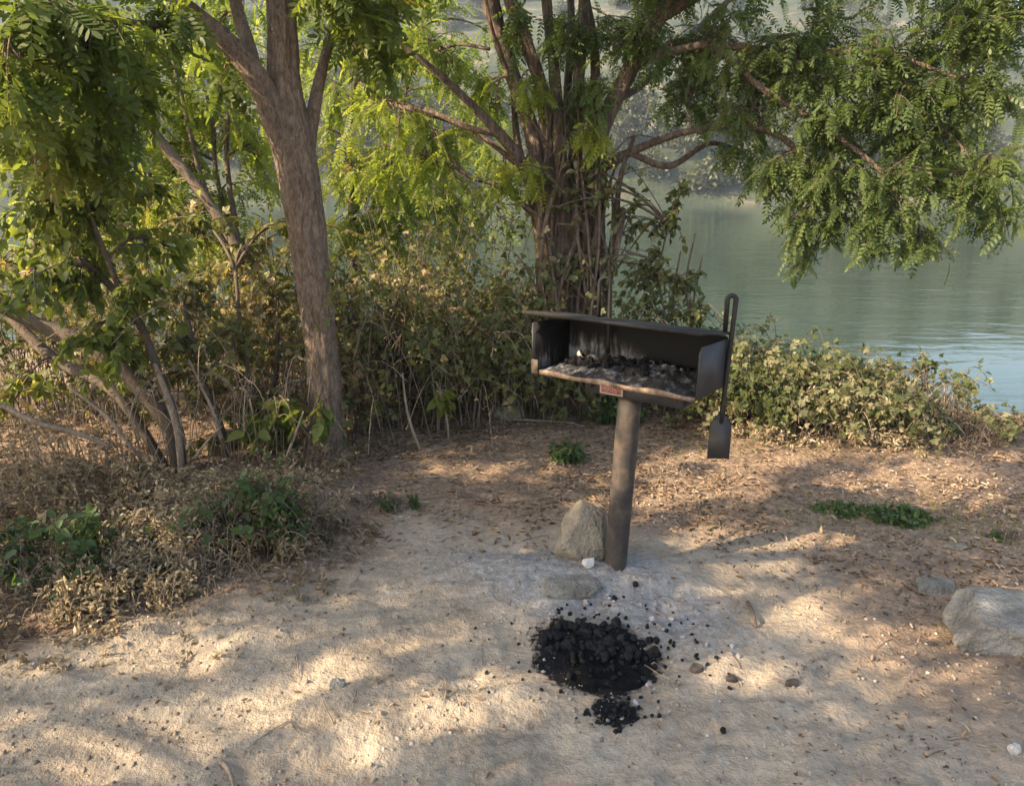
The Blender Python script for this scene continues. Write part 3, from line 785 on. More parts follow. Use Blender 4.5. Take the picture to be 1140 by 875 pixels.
blobs_to_foliage(W, lv, SK, [
    (50, 20, 3.1, 70, 30, .3, 13), (140, 60, 3.3, 50, 30, .3, 9), (20, 100, 2.9, 45, 30, .3, 8), (115, 125, 3.3, 40, 25, .3, 7),
    (240, 100, 4.2, 26, 26, .2, 3), (100, 180, 3.5, 45, 25, .3, 7), (190, 15, 3.6, 40, 25, .2, 5), (40, 180, 3.2, 45, 25, .3, 7), (170, 140, 3.7, 35, 25, .2, 5), (-40, 60, 3.0, 60, 80, .3, 10), (225, 50, 4.2, 30, 20, .2, 3), (415, 60, 4.1, 30, 20, .2, 5), (415, 20, 4.0, 45, 32, .25, 16), (380, -30, 3.9, 50, 40, .3, 14), (440, -60, 4.2, 60, 40, .3, 14),
    (200, -60, 3.9, 80, 50, .4, 14), (0, -60, 3.4, 90, 60, .4, 16), (320, -150, 4.2, 110, 60, .5, 20),
    (100, -180, 3.8, 110, 60, .5, 18), (500, -200, 4.6, 110, 70, .5, 18), (250, -320, 4.4, 150, 80, .6, 24), (420, -380, 4.6, 150, 80, .6, 22), (320, -520, 4.6, 160, 90, .6, 20), (470, -110, 4.0, 70, 40, .3, 16), (560, -150, 4.0, 80, 50, .3, 20), (660, -190, 4.1, 90, 60, .3, 24), (760, -200, 4.2, 90, 60, .3, 22), (600, -290, 4.2, 100, 60, .3, 22), (740, -330, 4.3, 100, 60, .3, 20), (500, -260, 4.2, 90, 60, .3, 18)],  # last boughs, high out of view, added to shade the crown on the right
    leafsize=.12, per_twig=8, dens=1.35)
plant('locust_tree', 'leaning locust tree with a thick ridged trunk that forks above the thicket on the left', 'tree', atY(367, 520, 3.94), W, [(lv, PINBIG, M['locust'], .55)], M['bark'])

# --- the many-stemmed tree behind the grill
W = MB(); lv = Leaves(); lvd = Leaves()
S = []
stems = [
 [(612, 470, 5.0, 34), (613, 380, 5.0, 26), (610, 300, 4.98, 22), (604, 230, 4.97, 20), (592, 150, 5.0, 19), (572, 85, 5.05, 19), (548, 10, 5.1, 19), (530, -110, 5.2, 15), (500, -320, 5.3, 9)],
 [(622, 470, 4.95, 34), (622, 340, 4.93, 26), (618, 250, 4.95, 20), (610, 170, 5.0, 17), (603, 100, 5.0, 16), (582, 35, 5.0, 16), (562, -40, 5.05, 14), (560, -250, 5.2, 8)],
 [(633, 470, 4.93, 34), (632, 330, 4.9, 26), (629, 230, 4.92, 20), (622, 150, 4.98, 14), (616, 70, 5.05, 12), (606, -40, 5.1, 10), (600, -260, 5.2, 6)],
 [(645, 470, 4.92, 34), (642, 320, 4.9, 24), (640, 220, 4.95, 18), (643, 140, 5.0, 15), (646, 60, 5.05, 13), (655, -60, 5.1, 10), (670, -260, 5.2, 6)],
 [(655, 470, 4.95, 34), (653, 330, 4.93, 24), (655, 240, 4.93, 18), (664, 170, 4.95, 18), (688, 105, 4.95, 19), (722, 40, 4.9, 18), (770, -40, 4.8, 15), (850, -190, 4.6, 9)],
 [(662, 470, 5.0, 30), (664, 330, 5.0, 20), (667, 250, 5.0, 15), (669, 180, 5.02, 13), (664, 110, 5.1, 11), (660, 40, 5.15, 9), (640, -60, 5.2, 7)],
 [(640, 470, 5.1, 30), (648, 330, 5.1, 20), (650, 220, 5.1, 15), (632, 120, 5.15, 11), (636, 30, 5.2, 9), (630, -80, 5.3, 6)],
 [(605, 470, 5.05, 26), (604, 360, 5.05, 15), (600, 280, 5.05, 11), (588, 205, 5.05, 10), (575, 150, 5.1, 9), (570, 60, 5.2, 7)],
 [(672, 470, 4.9, 22), (676, 330, 4.9, 11), (684, 260, 4.9, 9), (690, 200, 4.9, 7), (706, 150, 4.9, 5)]]
for k, s in enumerate(stems): S.append(limb(W, s, 26, .3, 150, 20 + k, .74, .17))
for k in range(40):   # dead twigs and thin shoots caught among the stems
    x0 = random.uniform(596, 684); y0 = random.uniform(150, 390); dx = random.uniform(-60, 60); dy = random.uniform(-70, 30); yy = random.uniform(4.68, 5.0)
    limb(W, [(x0, y0, yy, 2.2), (x0 + dx * .5 + random.uniform(-8, 8), y0 + dy * .5 - 12, yy - .03, 1.8), (x0 + dx, y0 + dy, yy, .8)], 4, .2, 9, 400 + k)
# twisted shreds of bark and old vine stems wound on the bundle
for k in range(34):
    x0 = random.uniform(600, 678); y0 = random.uniform(330, 400); x1 = 640 + (x0 - 640) * random.uniform(.5, 1.1) + random.uniform(-30, 30); y1 = random.uniform(130, 290)
    yy = random.uniform(4.72, 4.86)
    limb(W, [(x0, y0, yy, 4), ((x0 + x1) / 2 + random.uniform(-10, 10), (y0 + y1) / 2, yy, random.uniform(3, 6)), (x1, y1, yy + .1, 3), (x1 + random.uniform(-16, 16), y1 - 30, yy + .1, 1.2)], 5, .2, 14, 60 + k)
bL = [
 [(602, 235, 5.0, 12), (580, 180, 4.9, 13), (555, 148, 4.85, 12), (520, 112, 4.8, 9), (485, 80, 4.75, 7), (440, 45, 4.7, 4)],
 [(556, 150, 4.85, 7), (520, 142, 4.9, 6), (478, 124, 5.0, 6), (440, 118, 5.1, 5), (400, 92, 5.2, 3)],
 [(590, 195, 4.95, 7), (540, 155, 5.0, 5), (500, 135, 5.1, 5), (470, 125, 5.1, 4), (415, 100, 5.2, 3)],
 [(606, 250, 5.0, 8), (560, 210, 5.0, 5), (520, 195, 5.0, 4), (490, 160, 5.0, 3), (475, 130, 5.0, 2)],
 [(520, 195, 5.0, 3), (480, 175, 5.0, 3), (440, 165, 5.0, 2)],
 [(570, 90, 5.02, 4), (556, 55, 4.95, 4), (545, 20, 4.9, 3), (536, -40, 4.9, 3)],
 [(545, 55, 5.0, 4), (510, 50, 5.1, 3), (480, 58, 5.2, 3), (450, 50, 5.2, 2)],
 [(672, 185, 4.95, 12), (705, 168, 4.9, 9), (760, 148, 4.8, 7), (825, 140, 4.7, 6), (868, 152, 4.62, 6), (905, 185, 4.55, 7), (930, 215, 4.5, 5), (936, 250, 4.5, 2)],
 [(700, 170, 4.9, 7), (745, 185, 4.95, 7), (790, 160, 5.0, 5), (830, 170, 5.0, 3)],
 [(708, 70, 4.92, 11), (790, 50, 4.75, 8), (880, 62, 4.6, 7), (970, 58, 4.45, 6), (1060, 85, 4.3, 4), (1130, 120, 4.2, 2)],
 [(735, 20, 4.88, 12), (830, -30, 4.7, 11), (960, -50, 4.45, 9), (1090, -30, 4.2, 7), (1200, 10, 4.0, 4)],
 [(790, 45, 4.75, 7), (850, 100, 4.6, 7), (915, 140, 4.5, 6), (980, 190, 4.35, 5), (1020, 240, 4.3, 3)],
 [(970, 40, 4.45, 6), (1020, 110, 4.35, 5), (1075, 170, 4.25, 4), (1105, 225, 4.2, 3)],
 [(683, 250, 4.92, 6), (694, 235, 4.85, 6), (684, 290, 4.8, 6), (672, 350, 4.78, 5)],
 [(690, 110, 4.95, 8), (720, 90, 5.2, 7), (790, 20, 5.6, 6), (880, -60, 5.9, 5)]]
for k, s in enumerate(bL): S.append(limb(W, s, 7, .1, 30, 140 + k))
SK = [s[60:] for s in S[:9]] + S[9:]
blobs_to_foliage(W, lv, SK, [
    (800, 60, 4.85, 70, 55, .35, 24), (900, 55, 4.65, 80, 55, .35, 28), (1000, 65, 4.45, 85, 60, .35, 30), (1085, 40, 4.25, 55, 45, .3, 16),
    (850, 120, 4.75, 65, 45, .3, 20), (945, 140, 4.5, 80, 55, .3, 30), (1030, 175, 4.35, 70, 55, .3, 26), (900, 205, 4.55, 60, 35, .25, 18),
    (875, 250, 4.55, 32, 30, .2, 8), (888, 290, 4.55, 14, 16, .1, 4), (925, 250, 4.5, 25, 25, .15, 6), (985, 235, 4.35, 55, 35, .25, 16), (1035, 275, 4.3, 28, 22, .15, 7),
    (1095, 190, 4.25, 26, 40, .2, 8), (1110, 245, 4.2, 22, 25, .15, 6), (1120, 200, 4.1, 20, 40, .2, 5), (770, 105, 4.85, 40, 30, .25, 10), (710, 50, 5.0, 60, 50, .35, 20), (760, -10, 4.8, 80, 40, .4, 18),
    (640, 40, 4.95, 60, 45, .3, 18), (650, 110, 4.75, 45, 26, .2, 9), (570, 30, 4.95, 40, 40, .3, 7), (880, -40, 4.6, 110, 45, .5, 26), (1020, -40, 4.3, 100, 45, .5, 24), (1130, 0, 4.1, 50, 45, .4, 14), (830, 175, 4.9, 35, 25, .2, 6),
    (700, -100, 5, 130, 70, .6, 24), (880, -170, 4.7, 150, 80, .7, 28), (1080, -150, 4.3, 130, 80, .6, 20), (560, -150, 5.1, 120, 80, .6, 20), (620, -300, 5.2, 150, 90, .7, 20), (820, -320, 5, 150, 80, .7, 18), (1060, 110, 4.3, 45, 40, .3, 16), (990, 120, 4.4, 50, 35, .3, 14), (1110, 100, 4.2, 26, 30, .2, 5), (760, 60, 4.9, 50, 40, .3, 12), (850, 80, 4.7, 60, 35, .3, 14), (910, 100, 4.5, 60, 40, .3, 14), (860, 200, 4.6, 45, 30, .2, 10), (940, 200, 4.4, 60, 40, .3, 14), (1000, 200, 4.3, 50, 40, .25, 12), (1060, 215, 4.25, 40, 35, .2, 10), (1080, 20, 4.2, 60, 40, .3, 12), (970, 270, 4.35, 40, 20, .15, 6)],
    leafsize=.102, per_twig=10, droop=.35, dens=1.3)
blobs_to_foliage(W, lvd, SK, [
    (540, 110, 5.0, 30, 35, .3, 6), (470, 60, 5.0, 40, 35, .3, 9), (430, 130, 5.1, 50, 40, .4, 14), (480, 170, 5.1, 45, 28, .3, 11), (560, 190, 5.0, 30, 28, .25, 6), (590, 90, 4.9, 30, 14, .2, 5), (420, 80, 5.2, 40, 40, .3, 9), (520, 150, 5.2, 25, 25, .3, 4), (655, 145, 4.7, 45, 12, .1, 5), (430, 200, 5.3, 50, 30, .3, 12), (500, 80, 5.2, 40, 30, .3, 8), (600, 180, 4.8, 20, 30, .1, 4)],
    leafsize=.12, per_twig=9, droop=.9, dens=1.2)
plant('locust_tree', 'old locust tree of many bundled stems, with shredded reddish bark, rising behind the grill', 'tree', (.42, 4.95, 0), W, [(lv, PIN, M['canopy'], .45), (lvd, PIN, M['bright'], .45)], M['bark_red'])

# --- saplings standing in the light behind the thicket
def sapling(label, stemsdef, blobs, leafsize=.17, tpl=PIN, mat='bright', per=7, base=None, name='sapling'):
    W = MB(); lv = Leaves(); S = []
    for k, s in enumerate(stemsdef): S.append(limb(W, s, 7, .12, 34, 200 + k + len(blobs)))
    blobs_to_foliage(W, lv, S, blobs, leafsize=leafsize, per_twig=per, droop=.8)
    b = S[0][0]
    return plant(name, label, 'tree', b, W, [(lv, tpl, M[mat], .5)], M['twig'])
sapling('slender leafy sapling with three thin upright stems behind the thicket left of the leaning trunk', [
    [(275, 330, 5.6, 8), (262, 250, 5.6, 7), (252, 170, 5.65, 6), (258, 95, 5.7, 5), (270, 20, 5.8, 4)], [(268, 290, 5.6, 6), (242, 200, 5.7, 5), (236, 130, 5.7, 4), (215, 60, 5.8, 3)], [(262, 300, 5.6, 6), (225, 200, 5.5, 5), (205, 120, 5.5, 4), (185, 30, 5.5, 3)]],
    [(240, 60, 5.8, 50, 45, .5, 18), (190, 110, 5.6, 45, 40, .5, 15), (270, 140, 5.9, 35, 40, .4, 10), (200, 190, 5.6, 40, 32, .4, 11), (270, 220, 5.9, 35, 30, .4, 7), (250, 0, 5.9, 50, 35, .5, 12), (160, 50, 5.7, 40, 40, .5, 12), (150, 215, 5.8, 40, 35, .4, 14), (90, 180, 5.9, 60, 50, .5, 16), (240, 270, 5.7, 50, 30, .4, 14), (120, 260, 5.7, 50, 35, .4, 14), (230, 140, 6.0, 50, 50, .4, 14), (280, 90, 6.1, 40, 40, .4, 8), (200, 240, 5.9, 50, 30, .4, 12), (270, 280, 5.8, 40, 25, .3, 10), (60, 240, 6.0, 50, 40, .4, 10), (300, 180, 5.9, 30, 50, .4, 10), (180, 170, 5.7, 40, 30, .4, 10)], .14)
sapling('pale young tree crowded against the left edge behind the dark shrub', [
    [(30, 360, 5.4, 8), (40, 260, 5.4, 7), (30, 150, 5.5, 6), (45, 50, 5.6, 4)], [(38, 280, 5.4, 6), (85, 190, 5.5, 5), (120, 100, 5.6, 4)]],
    [(30, 60, 5.5, 60, 45, .4, 16), (90, 110, 5.6, 55, 45, .4, 16), (20, 160, 5.5, 50, 45, .4, 14), (60, 230, 5.4, 60, 40, .4, 16), (0, 300, 5.4, 60, 45, .4, 14), (110, 30, 5.7, 50, 35, .4, 12), (100, 290, 5.5, 60, 35, .4, 14), (130, 190, 5.6, 40, 40, .4, 10), (170, 90, 5.8, 40, 50, .4, 10)], .13)
sapling('bright yellow-green young tree glowing between the two locust trees', [
    [(395, 330, 6.6, 9), (392, 230, 6.6, 8), (388, 150, 6.7, 7), (400, 60, 6.8, 6), (420, -40, 6.9, 4)], [(392, 240, 6.6, 6), (430, 180, 6.7, 5), (450, 110, 6.8, 4), (470, 30, 6.9, 3)]],
    [(420, 190, 6.7, 50, 40, .5, 22), (450, 235, 6.6, 50, 28, .4, 16), (400, 100, 6.8, 45, 45, .5, 18), (470, 30, 6.9, 45, 40, .5, 12), (400, 20, 6.9, 50, 40, .5, 15), (500, 200, 6.8, 40, 30, .4, 10), (540, 130, 6.8, 30, 40, .4, 7), (390, 250, 6.5, 40, 30, .4, 14), (550, 230, 6.6, 40, 30, .4, 10), (560, 40, 6.8, 30, 40, .4, 6), (430, 270, 6.5, 60, 30, .4, 20), (520, 250, 6.5, 50, 30, .4, 16), (480, 130, 6.8, 40, 30, .4, 8), (560, 180, 6.6, 35, 30, .3, 8), (385, 190, 6.6, 30, 50, .4, 10), (370, 110, 6.8, 30, 60, .4, 12), (340, 60, 6.9, 40, 50, .4, 10), (430, 60, 6.9, 50, 40, .4, 14), (500, 60, 7.0, 40, 40, .4, 9), (470, 230, 6.6, 60, 30, .4, 16), (310, 0, 6.9, 60, 40, .4, 12), (480, -20, 7, 80, 40, .4, 14), (300, 150, 6.8, 40, 60, .4, 10)], .15)
sapling('dead-looking leaning trunk with light leaves, slanting up to the left behind the thicket', [
    [(285, 320, 5.0, 14), (262, 270, 5.0, 13), (225, 215, 5.05, 12), (185, 165, 5.1, 11), (150, 115, 5.1, 9), (130, 75, 5.1, 6)]],
    [(120, 90, 5.2, 45, 40, .4, 10), (170, 240, 5.1, 35, 30, .3, 7), (90, 140, 5.2, 40, 40, .4, 9)], .15, PIN, 'broad')

# --- the shrubs of the left thicket
def shrub(name, label, stemsdef, blobs, leafsize, tpl=SIMPLE, mat='broad', per=9, cat='shrub', extra=None, woodmat='twig', tiltv=.6):
    W = MB(); lv = Leaves(); S = []
    for k, s in enumerate(stemsdef): S.append(limb(W, s, 8, .14, 34, 300 + k + len(blobs)))
    blobs_to_foliage(W, lv, S, blobs, leafsize=leafsize, per_twig=per, droop=.7)
    if extra: extra(W, lv)
    return plant(name, label, cat, S[0][0], W, [(lv, tpl, M[mat], tiltv)], M[woodmat], 'stems', 'foliage')
shrub('elder_shrub', 'dark leafy shrub on thick leaning stems at the far left', [
    [(203, 545, 3.72, 18), (190, 480, 3.75, 18), (150, 425, 3.8, 20), (95, 385, 3.85, 18), (30, 355, 3.9, 17), (-60, 310, 3.95, 14)],
    [(200, 545, 3.7, 10), (202, 490, 3.68, 10), (178, 420, 3.7, 10), (155, 360, 3.75, 9), (110, 305, 3.8, 9), (60, 265, 3.85, 8), (20, 210, 3.9, 6)],
    [(195, 540, 3.75, 12), (130, 440, 3.85, 12), (60, 400, 3.95, 12), (0, 340, 4.05, 10)],
    [(150, 360, 3.75, 6), (120, 290, 3.7, 6), (92, 210, 3.65, 5), (90, 130, 3.6, 4)]],
    [(110, 390, 3.6, 55, 35, .3, 22), (60, 330, 3.6, 60, 45, .3, 24), (160, 330, 3.7, 50, 40, .3, 16), (40, 250, 3.6, 60, 50, .35, 30), (110, 230, 3.7, 50, 45, .3, 20), (30, 170, 3.5, 50, 50, .3, 22), (100, 290, 3.9, 70, 40, .3, 20),
     (20, 440, 3.8, 45, 25, .3, 8), (150, 400, 4.1, 55, 35, .3, 16), (-30, 330, 3.8, 50, 60, .3, 16), (180, 210, 3.9, 40, 35, .3, 10), (85, 160, 3.5, 45, 45, .3, 16), (90, 95, 3.5, 50, 30, .3, 12), (190, 270, 3.8, 45, 40, .3, 14), (20, 80, 3.5, 50, 40, .3, 16)], .055, SIMPLE, 'broad', 16)
shrub('thorn_shrub', 'tangled brownish shrub filling the space between the leaning trunk and the dark left shrub', [
    [(255, 545, 3.95, 7), (248, 480, 3.95, 6), (225, 420, 4.0, 6), (205, 340, 4.1, 5)], [(300, 530, 4.0, 6), (285, 450, 4.05, 5), (270, 380, 4.1, 5), (262, 300, 4.2, 4)],
    [(240, 540, 4.1, 6), (300, 440, 4.2, 5), (310, 360, 4.2, 4)], [(330, 520, 4.2, 5), (318, 440, 4.2, 5), (316, 380, 4.2, 3)]],
    [(260, 380, 4.1, 50, 40, .3, 26), (300, 330, 4.3, 40, 40, .3, 22), (220, 320, 4.2, 50, 35, .3, 18), (300, 440, 4.1, 40, 28, .25, 16), (240, 440, 4.2, 50, 25, .3, 10), (280, 280, 4.5, 45, 30, .3, 14), (200, 390, 4.0, 40, 35, .3, 18), (310, 480, 4.0, 35, 18, .2, 10), (170, 440, 4.1, 50, 30, .3, 16), (250, 490, 4.1, 60, 18, .3, 12), (320, 250, 4.6, 30, 40, .3, 12), (220, 250, 4.6, 50, 35, .3, 14)], .048, SIMPLE, 'thorn', 14)
shrub('thorn_shrub', 'yellowing low shrub drooping in front of the foot of the leaning trunk', [
    [(322, 525, 3.75, 4), (325, 470, 3.75, 4), (318, 420, 3.75, 3)], [(335, 520, 3.75, 3), (345, 470, 3.7, 3), (360, 430, 3.7, 2)]],
    [(320, 455, 3.75, 30, 18, .15, 8), (285, 470, 3.75, 22, 18, .15, 5), (365, 465, 3.72, 18, 18, .1, 3)], .085, SIMPLE, 'broad', 8)
def cane_plant(name, label, spots, leafsize, tpl, mat, cat='bramble', woodmat='twig', tiltv=.7, r=.0035):
    W = MB(); lv = Leaves()
    for (px, py, rx, ry, h, n, per) in spots:
        c = ongnd(px, py); c[1] += ry * .8
        canes(W, lv, c, rx, ry, h, n, per, leafsize, r=r)
    c = ongnd(spots[0][0], spots[0][1])
    L = [(lv, tpl, M[mat], tiltv)]
    return plant(name, label, cat, c, W, L, M[woodmat], 'stems', 'foliage')
cane_plant('bramble', 'dense thicket of half-dried brambles between the leaning trunk and the grill', [
    (420, 480, .45, .35, 1.0, 100, 34), (500, 472, .45, .4, .95, 110, 34), (570, 466, .45, .4, .85, 100, 34), (470, 462, .5, .5, 1.55, 70, 36), (395, 485, .25, .3, 1.5, 46, 34), (610, 470, .35, .4, .7, 60, 30),
    (430, 470, .4, .4, 1.75, 34, 34), (545, 462, .35, .4, 1.5, 40, 34), (370, 500, .2, .2, .5, 24, 22)], .046, TREF, 'thorn', tiltv=1.0)
cane_plant('bramble', 'tall shaded bank of brambles behind the dark left shrub', [
    (40, 478, .6, .4, 1.1, 70, 30), (150, 474, .5, .4, 1.4, 80, 30), (240, 472, .4, .4, 1.5, 80, 30), (310, 474, .3, .4, 1.5, 60, 30), (-60, 480, .6, .5, 1.6, 60, 28)], .055, TREF, 'thorn', tiltv=1.0)
cane_plant('bramble', 'leafy bramble and ivy tangle round the foot of the many-stemmed tree', [
    (695, 462, .32, .3, 1.0, 80, 34), (738, 458, .20, .25, .95, 50, 34), (640, 468, .35, .22, .95, 60, 30), (600, 470, .25, .2, 1.1, 40, 30), (775, 470, .25, .3, .5, 40, 30)], .045, TREF, 'bramble', tiltv=1.0)
cane_plant('bramble', 'low sunlit bramble mound with straw-coloured leaves at the river edge on the right', [
    (860, 484, .4, .32, .56, 90, 34), (930, 490, .4, .35, .44, 90, 34), (1000, 495, .4, .32, .52, 80, 34), (1060, 500, .3, .28, .34, 60, 30), (1105, 500, .2, .2, .24, 36, 26), (810, 478, .3, .3, .55, 50, 34), (960, 470, .5, .3, .5, 50, 30), (890, 475, .3, .3, .75, 16, 30), (1040, 480, .2, .2, .62, 10, 30)], .046, TREF, 'bramble', tiltv=1.0)
W = MB(); lv = Leaves(); S = []
for (a, b_, c_) in ((752, 470, 340), (768, 470, 320), (738, 470, 310), (776, 470, 345)):
    S.append(limb(W, [(a, b_, 4.85, 4), (a + 8, 390, 4.85, 3.5), (a - 4, c_, 4.85, 2.5), (a + 6, c_ - 60, 4.85, 2)], 5, .1, 20))
tube(W, np.array([q[0] + (0, 0, .01) for q in sorted(S, key=lambda q: q[0][0])]), .012, 6)
blobs_to_foliage(W, lv, S, [(760, 320, 4.85, 30, 40, .2, 18), (745, 250, 4.9, 25, 35, .2, 12), (775, 350, 4.8, 22, 30, .2, 12), (730, 300, 4.85, 35, 40, .2, 16), (750, 225, 4.9, 18, 35, .1, 8), (700, 320, 4.8, 35, 40, .2, 14), (705, 250, 4.85, 30, 40, .2, 10), (650, 300, 4.72, 40, 30, .06, 12), (620, 230, 4.75, 25, 50, .05, 7), (670, 215, 4.75, 20, 50, .05, 8), (610, 310, 4.74, 20, 25, .05, 6), (640, 190, 4.78, 40, 25, .06, 6)], leafsize=.045, per_twig=12)
plant('ivy', 'climbing ivy with small dark leaves hanging right of the many-stemmed tree', 'ivy', atY(752, 470, 4.85), W, [(lv, SIMPLE, M['bramble'], .7)], M['twig'], 'stems', 'foliage')
cane_plant('dead_canes', 'bare dead bramble canes poking out of the thicket between the leaning trunk and the grill', [(430, 490, .5, .2, 1.1, 26, 4), (520, 478, .4, .2, 1.0, 26, 4), (590, 472, .4, .2, .8, 22, 4), (390, 492, .2, .2, 1.3, 12, 4)], .03, CURL, 'dry', 'bramble', 'deadwood', tiltv=1.4, r=.0028)
cane_plant('dead_canes', 'bare dead canes and stalks rising through the bramble mound by the river', [(880, 488, .4, .2, .5, 20, 5), (980, 496, .4, .2, .45, 22, 5), (1070, 503, .3, .2, .4, 16, 5)], .028, CURL, 'dry', 'bramble', 'deadwood', tiltv=1.4, r=.0028)
cane_plant('dead_canes', 'bare dead canes tangled among the stems of the dark left shrub', [(80, 545, .5, .2, .9, 26, 4), (200, 535, .4, .2, .9, 26, 4), (290, 525, .3, .2, .9, 22, 4)], .03, CURL, 'dry', 'bramble', 'deadwood', tiltv=1.4, r=.0028)
cane_plant('straw_stalks', 'thin bleached stalks standing out of the withered bramble heap on the left', [(240, 650, .35, .2, .3, 26, 5), (120, 685, .4, .2, .24, 26, 5), (310, 605, .25, .15, .32, 18, 5), (30, 700, .3, .2, .24, 18, 5)], .022, CURL, 'dry', 'dry stalks', 'deadwood', tiltv=1.5, r=.0016)
# withered heap of cut brambles lower left
cane_plant('withered_bramble', 'heap of withered straw-coloured brambles spilling over the sand on the left', [
    (250, 640, .30, .22, .20, 130, 32), (170, 665, .32, .22, .17, 130, 32), (90, 690, .32, .22, .15, 120, 32), (20, 712, .3, .2, .15, 90, 30), (-20, 660, .4, .3, .2, 70, 24), (310, 600, .24, .18, .24, 70, 30), (200, 615, .35, .2, .22, 60, 26), (270, 620, .2, .15, .38, 14, 22), (120, 640, .3, .2, .3, 16, 20),
    (340, 620, .15, .12, .07, 30, 14), (150, 715, .3, .1, .06, 40, 12), (60, 745, .3, .1, .05, 30, 12), (250, 680, .2, .1, .06, 30, 12), (320, 665, .2, .1, .04, 24, 10), (200, 735, .25, .08, .03, 24, 8), (380, 610, .2, .12, .05, 24, 10)], .024, CURL, 'dry', 'bramble', 'deadwood', tiltv=1.6, r=.0018)
cane_plant('withered_bramble', 'brown bank of dead bramble stems and leaves under the dark left shrub', [
    (60, 590, .45, .3, .3, 80, 26), (160, 580, .4, .25, .24, 70, 24), (270, 560, .3, .2, .2, 50, 24), (0, 560, .4, .3, .45, 60, 24), (340, 545, .2, .2, .22, 44, 24), (90, 540, .4, .3, .5, 40, 16), (-30, 600, .4, .3, .35, 50, 20), (150, 620, .4, .2, .2, 40, 20)], .027, CURL, 'dry', 'bramble', 'deadwood', tiltv=1.6, r=.0018)
cane_plant('withered_bramble', 'dry bleached stalks at the foot of the bramble mound on the right', [
    (960, 498, .4, .1, .15, 50, 16), (1050, 505, .35, .1, .14, 40, 16), (880, 495, .3, .1, .14, 36, 16), (820, 488, .3, .1, .12, 30, 14)], .034, CURL, 'dry', 'bramble', 'deadwood', tiltv=1.6, r=.0018)
# green weeds
for (px, py, r_, h_, lab) in ((282, 606, .15, .36, 'dark green weed growing through the withered bramble heap'), (430, 562, .17, .08, 'low dark green weed creeping on the leaf litter below the leaning trunk'), (60, 640, .2, .28, 'dark green weed among the dead brambles at the far left edge'),
                          (632, 512, .05, .12, 'small upright green sprig in the litter left of the grill post'), (690, 470, .12, .18, 'green weed at the clearing edge just behind the grill post'), (1002, 578, .16, .07, 'patch of green weed in the litter below the bramble mound'), (935, 568, .16, .04, 'sparse olive weed left of the green patch below the bramble mound'), (1115, 600, .08, .08, 'green tuft in the litter above the big grey boulder')):
    W = MB(); lv = Leaves(); c = ongnd(px, py)
    canes(W, lv, c, r_, r_ * .6, h_, int(36 + r_ * 260), 12, .018 + .12 * min(h_, .18), .9, .0018, .9)
    plant('weed', lab, 'plant', c, W, [(lv, SIMPLE, M['weed'], .6)], M['twig'], 'stems', 'foliage')

# dry yellow sprig hanging on the thicket's edge
W = MB(); lv = Leaves(); S = [limb(W, [(500, 500, 4.3, 3), (498, 470, 4.3, 3), (492, 440, 4.3, 2), (485, 425, 4.3, 2)], 5, .1, 14)]
blobs_to_foliage(W, lv, S, [(495, 445, 4.3, 12, 20, .06, 7)], leafsize=.075, per_twig=5)
lv.t = [t * .3 + .7 for t in lv.t]
plant('sapling', 'small sapling with orange-yellow leaves at the thicket edge left of the grill', 'plant', S[0][0], W, [(lv, SIMPLE, M['bright'], .5)], M['deadwood'], 'stem', 'foliage')

# dead branches and sticks
def stick(label, pts, name='dead_branch', cat='branch', w=1):
    mb = MB(); Q = limb(mb, pts, 6, .15, 18, len(label), w); loc = Q[0].copy(); o = shift(mb, loc).build(name, M['deadwood'], None, True); o.location = loc; tag(o, label, cat)
stick('long grey dead branch sloping down from the far left into the thicket', [(-10, 445, 3.3, 5), (40, 470, 3.3, 6), (85, 482, 3.35, 6), (125, 498, 3.4, 3)])
stick('pale crooked dead branch leaning against the base of the dark left shrub', [(75, 430, 3.5, 3), (115, 460, 3.5, 5), (140, 490, 3.5, 5), (158, 512, 3.55, 4)])
stick('tan bare stem with peeled bark standing beside the dark shrub stems', [(203, 535, 3.6, 8), (198, 480, 3.6, 8), (186, 440, 3.62, 7), (172, 405, 3.65, 5)])
stick('thin bare pale stem rising from the shade left of the leaning trunk', [(247, 490, 3.7, 4), (238, 460, 3.7, 4), (222, 425, 3.72, 3), (210, 400, 3.75, 2)])
stick('thin crossed dead twig right of the peeled stem', [(215, 512, 3.6, 3), (232, 490, 3.6, 3), (247, 474, 3.62, 2)])
stick('short pale dead twig standing in front of the leaning trunk', [(318, 512, 3.65, 4), (330, 480, 3.65, 3), (338, 458, 3.68, 2)])
stick('slim dead sapling stem with yellowed tip at the right of the leaning trunk', [(468, 502, 4.1, 4), (458, 475, 4.1, 4), (452, 450, 4.15, 3), (448, 415, 4.2, 2)])
stick('white bent stick lying on the withered bramble heap', [(96, 612, 2.95, 3), (106, 604, 2.95, 5), (116, 592, 2.97, 5), (122, 578, 3.0, 3)])
for lab, a, b_ in (('short dark stick on the ground right of the charcoal heap', (832, 672), (842, 700)), ('curved thin stick at the lower left edge of the clearing', (246, 850), (260, 880)), ('straight stick lying in the litter at the foot of the thicket', (560, 468), (640, 472)), ('short pale stick on the shaded lower right ground', (1030, 842), (1050, 836)), ('bleached twig lying under the bramble mound on the right', (955, 452), (1002, 468))):
    A = ongnd(*a); B = ongnd(*b_); mb = MB(); mid = (A + B) / 2 + np.array([.01, .01, .012]); A[2] += .007; B[2] += .007
    tube(mb, quadbez(A, mid, B, 10), np.linspace(.008, .004, 10), 6, .2); loc = A.copy(); o = shift(mb, loc).build('stick', M['deadwood'] if 'dark' not in lab else M['twig'], None, True); o.location = loc; tag(o, lab, 'stick')

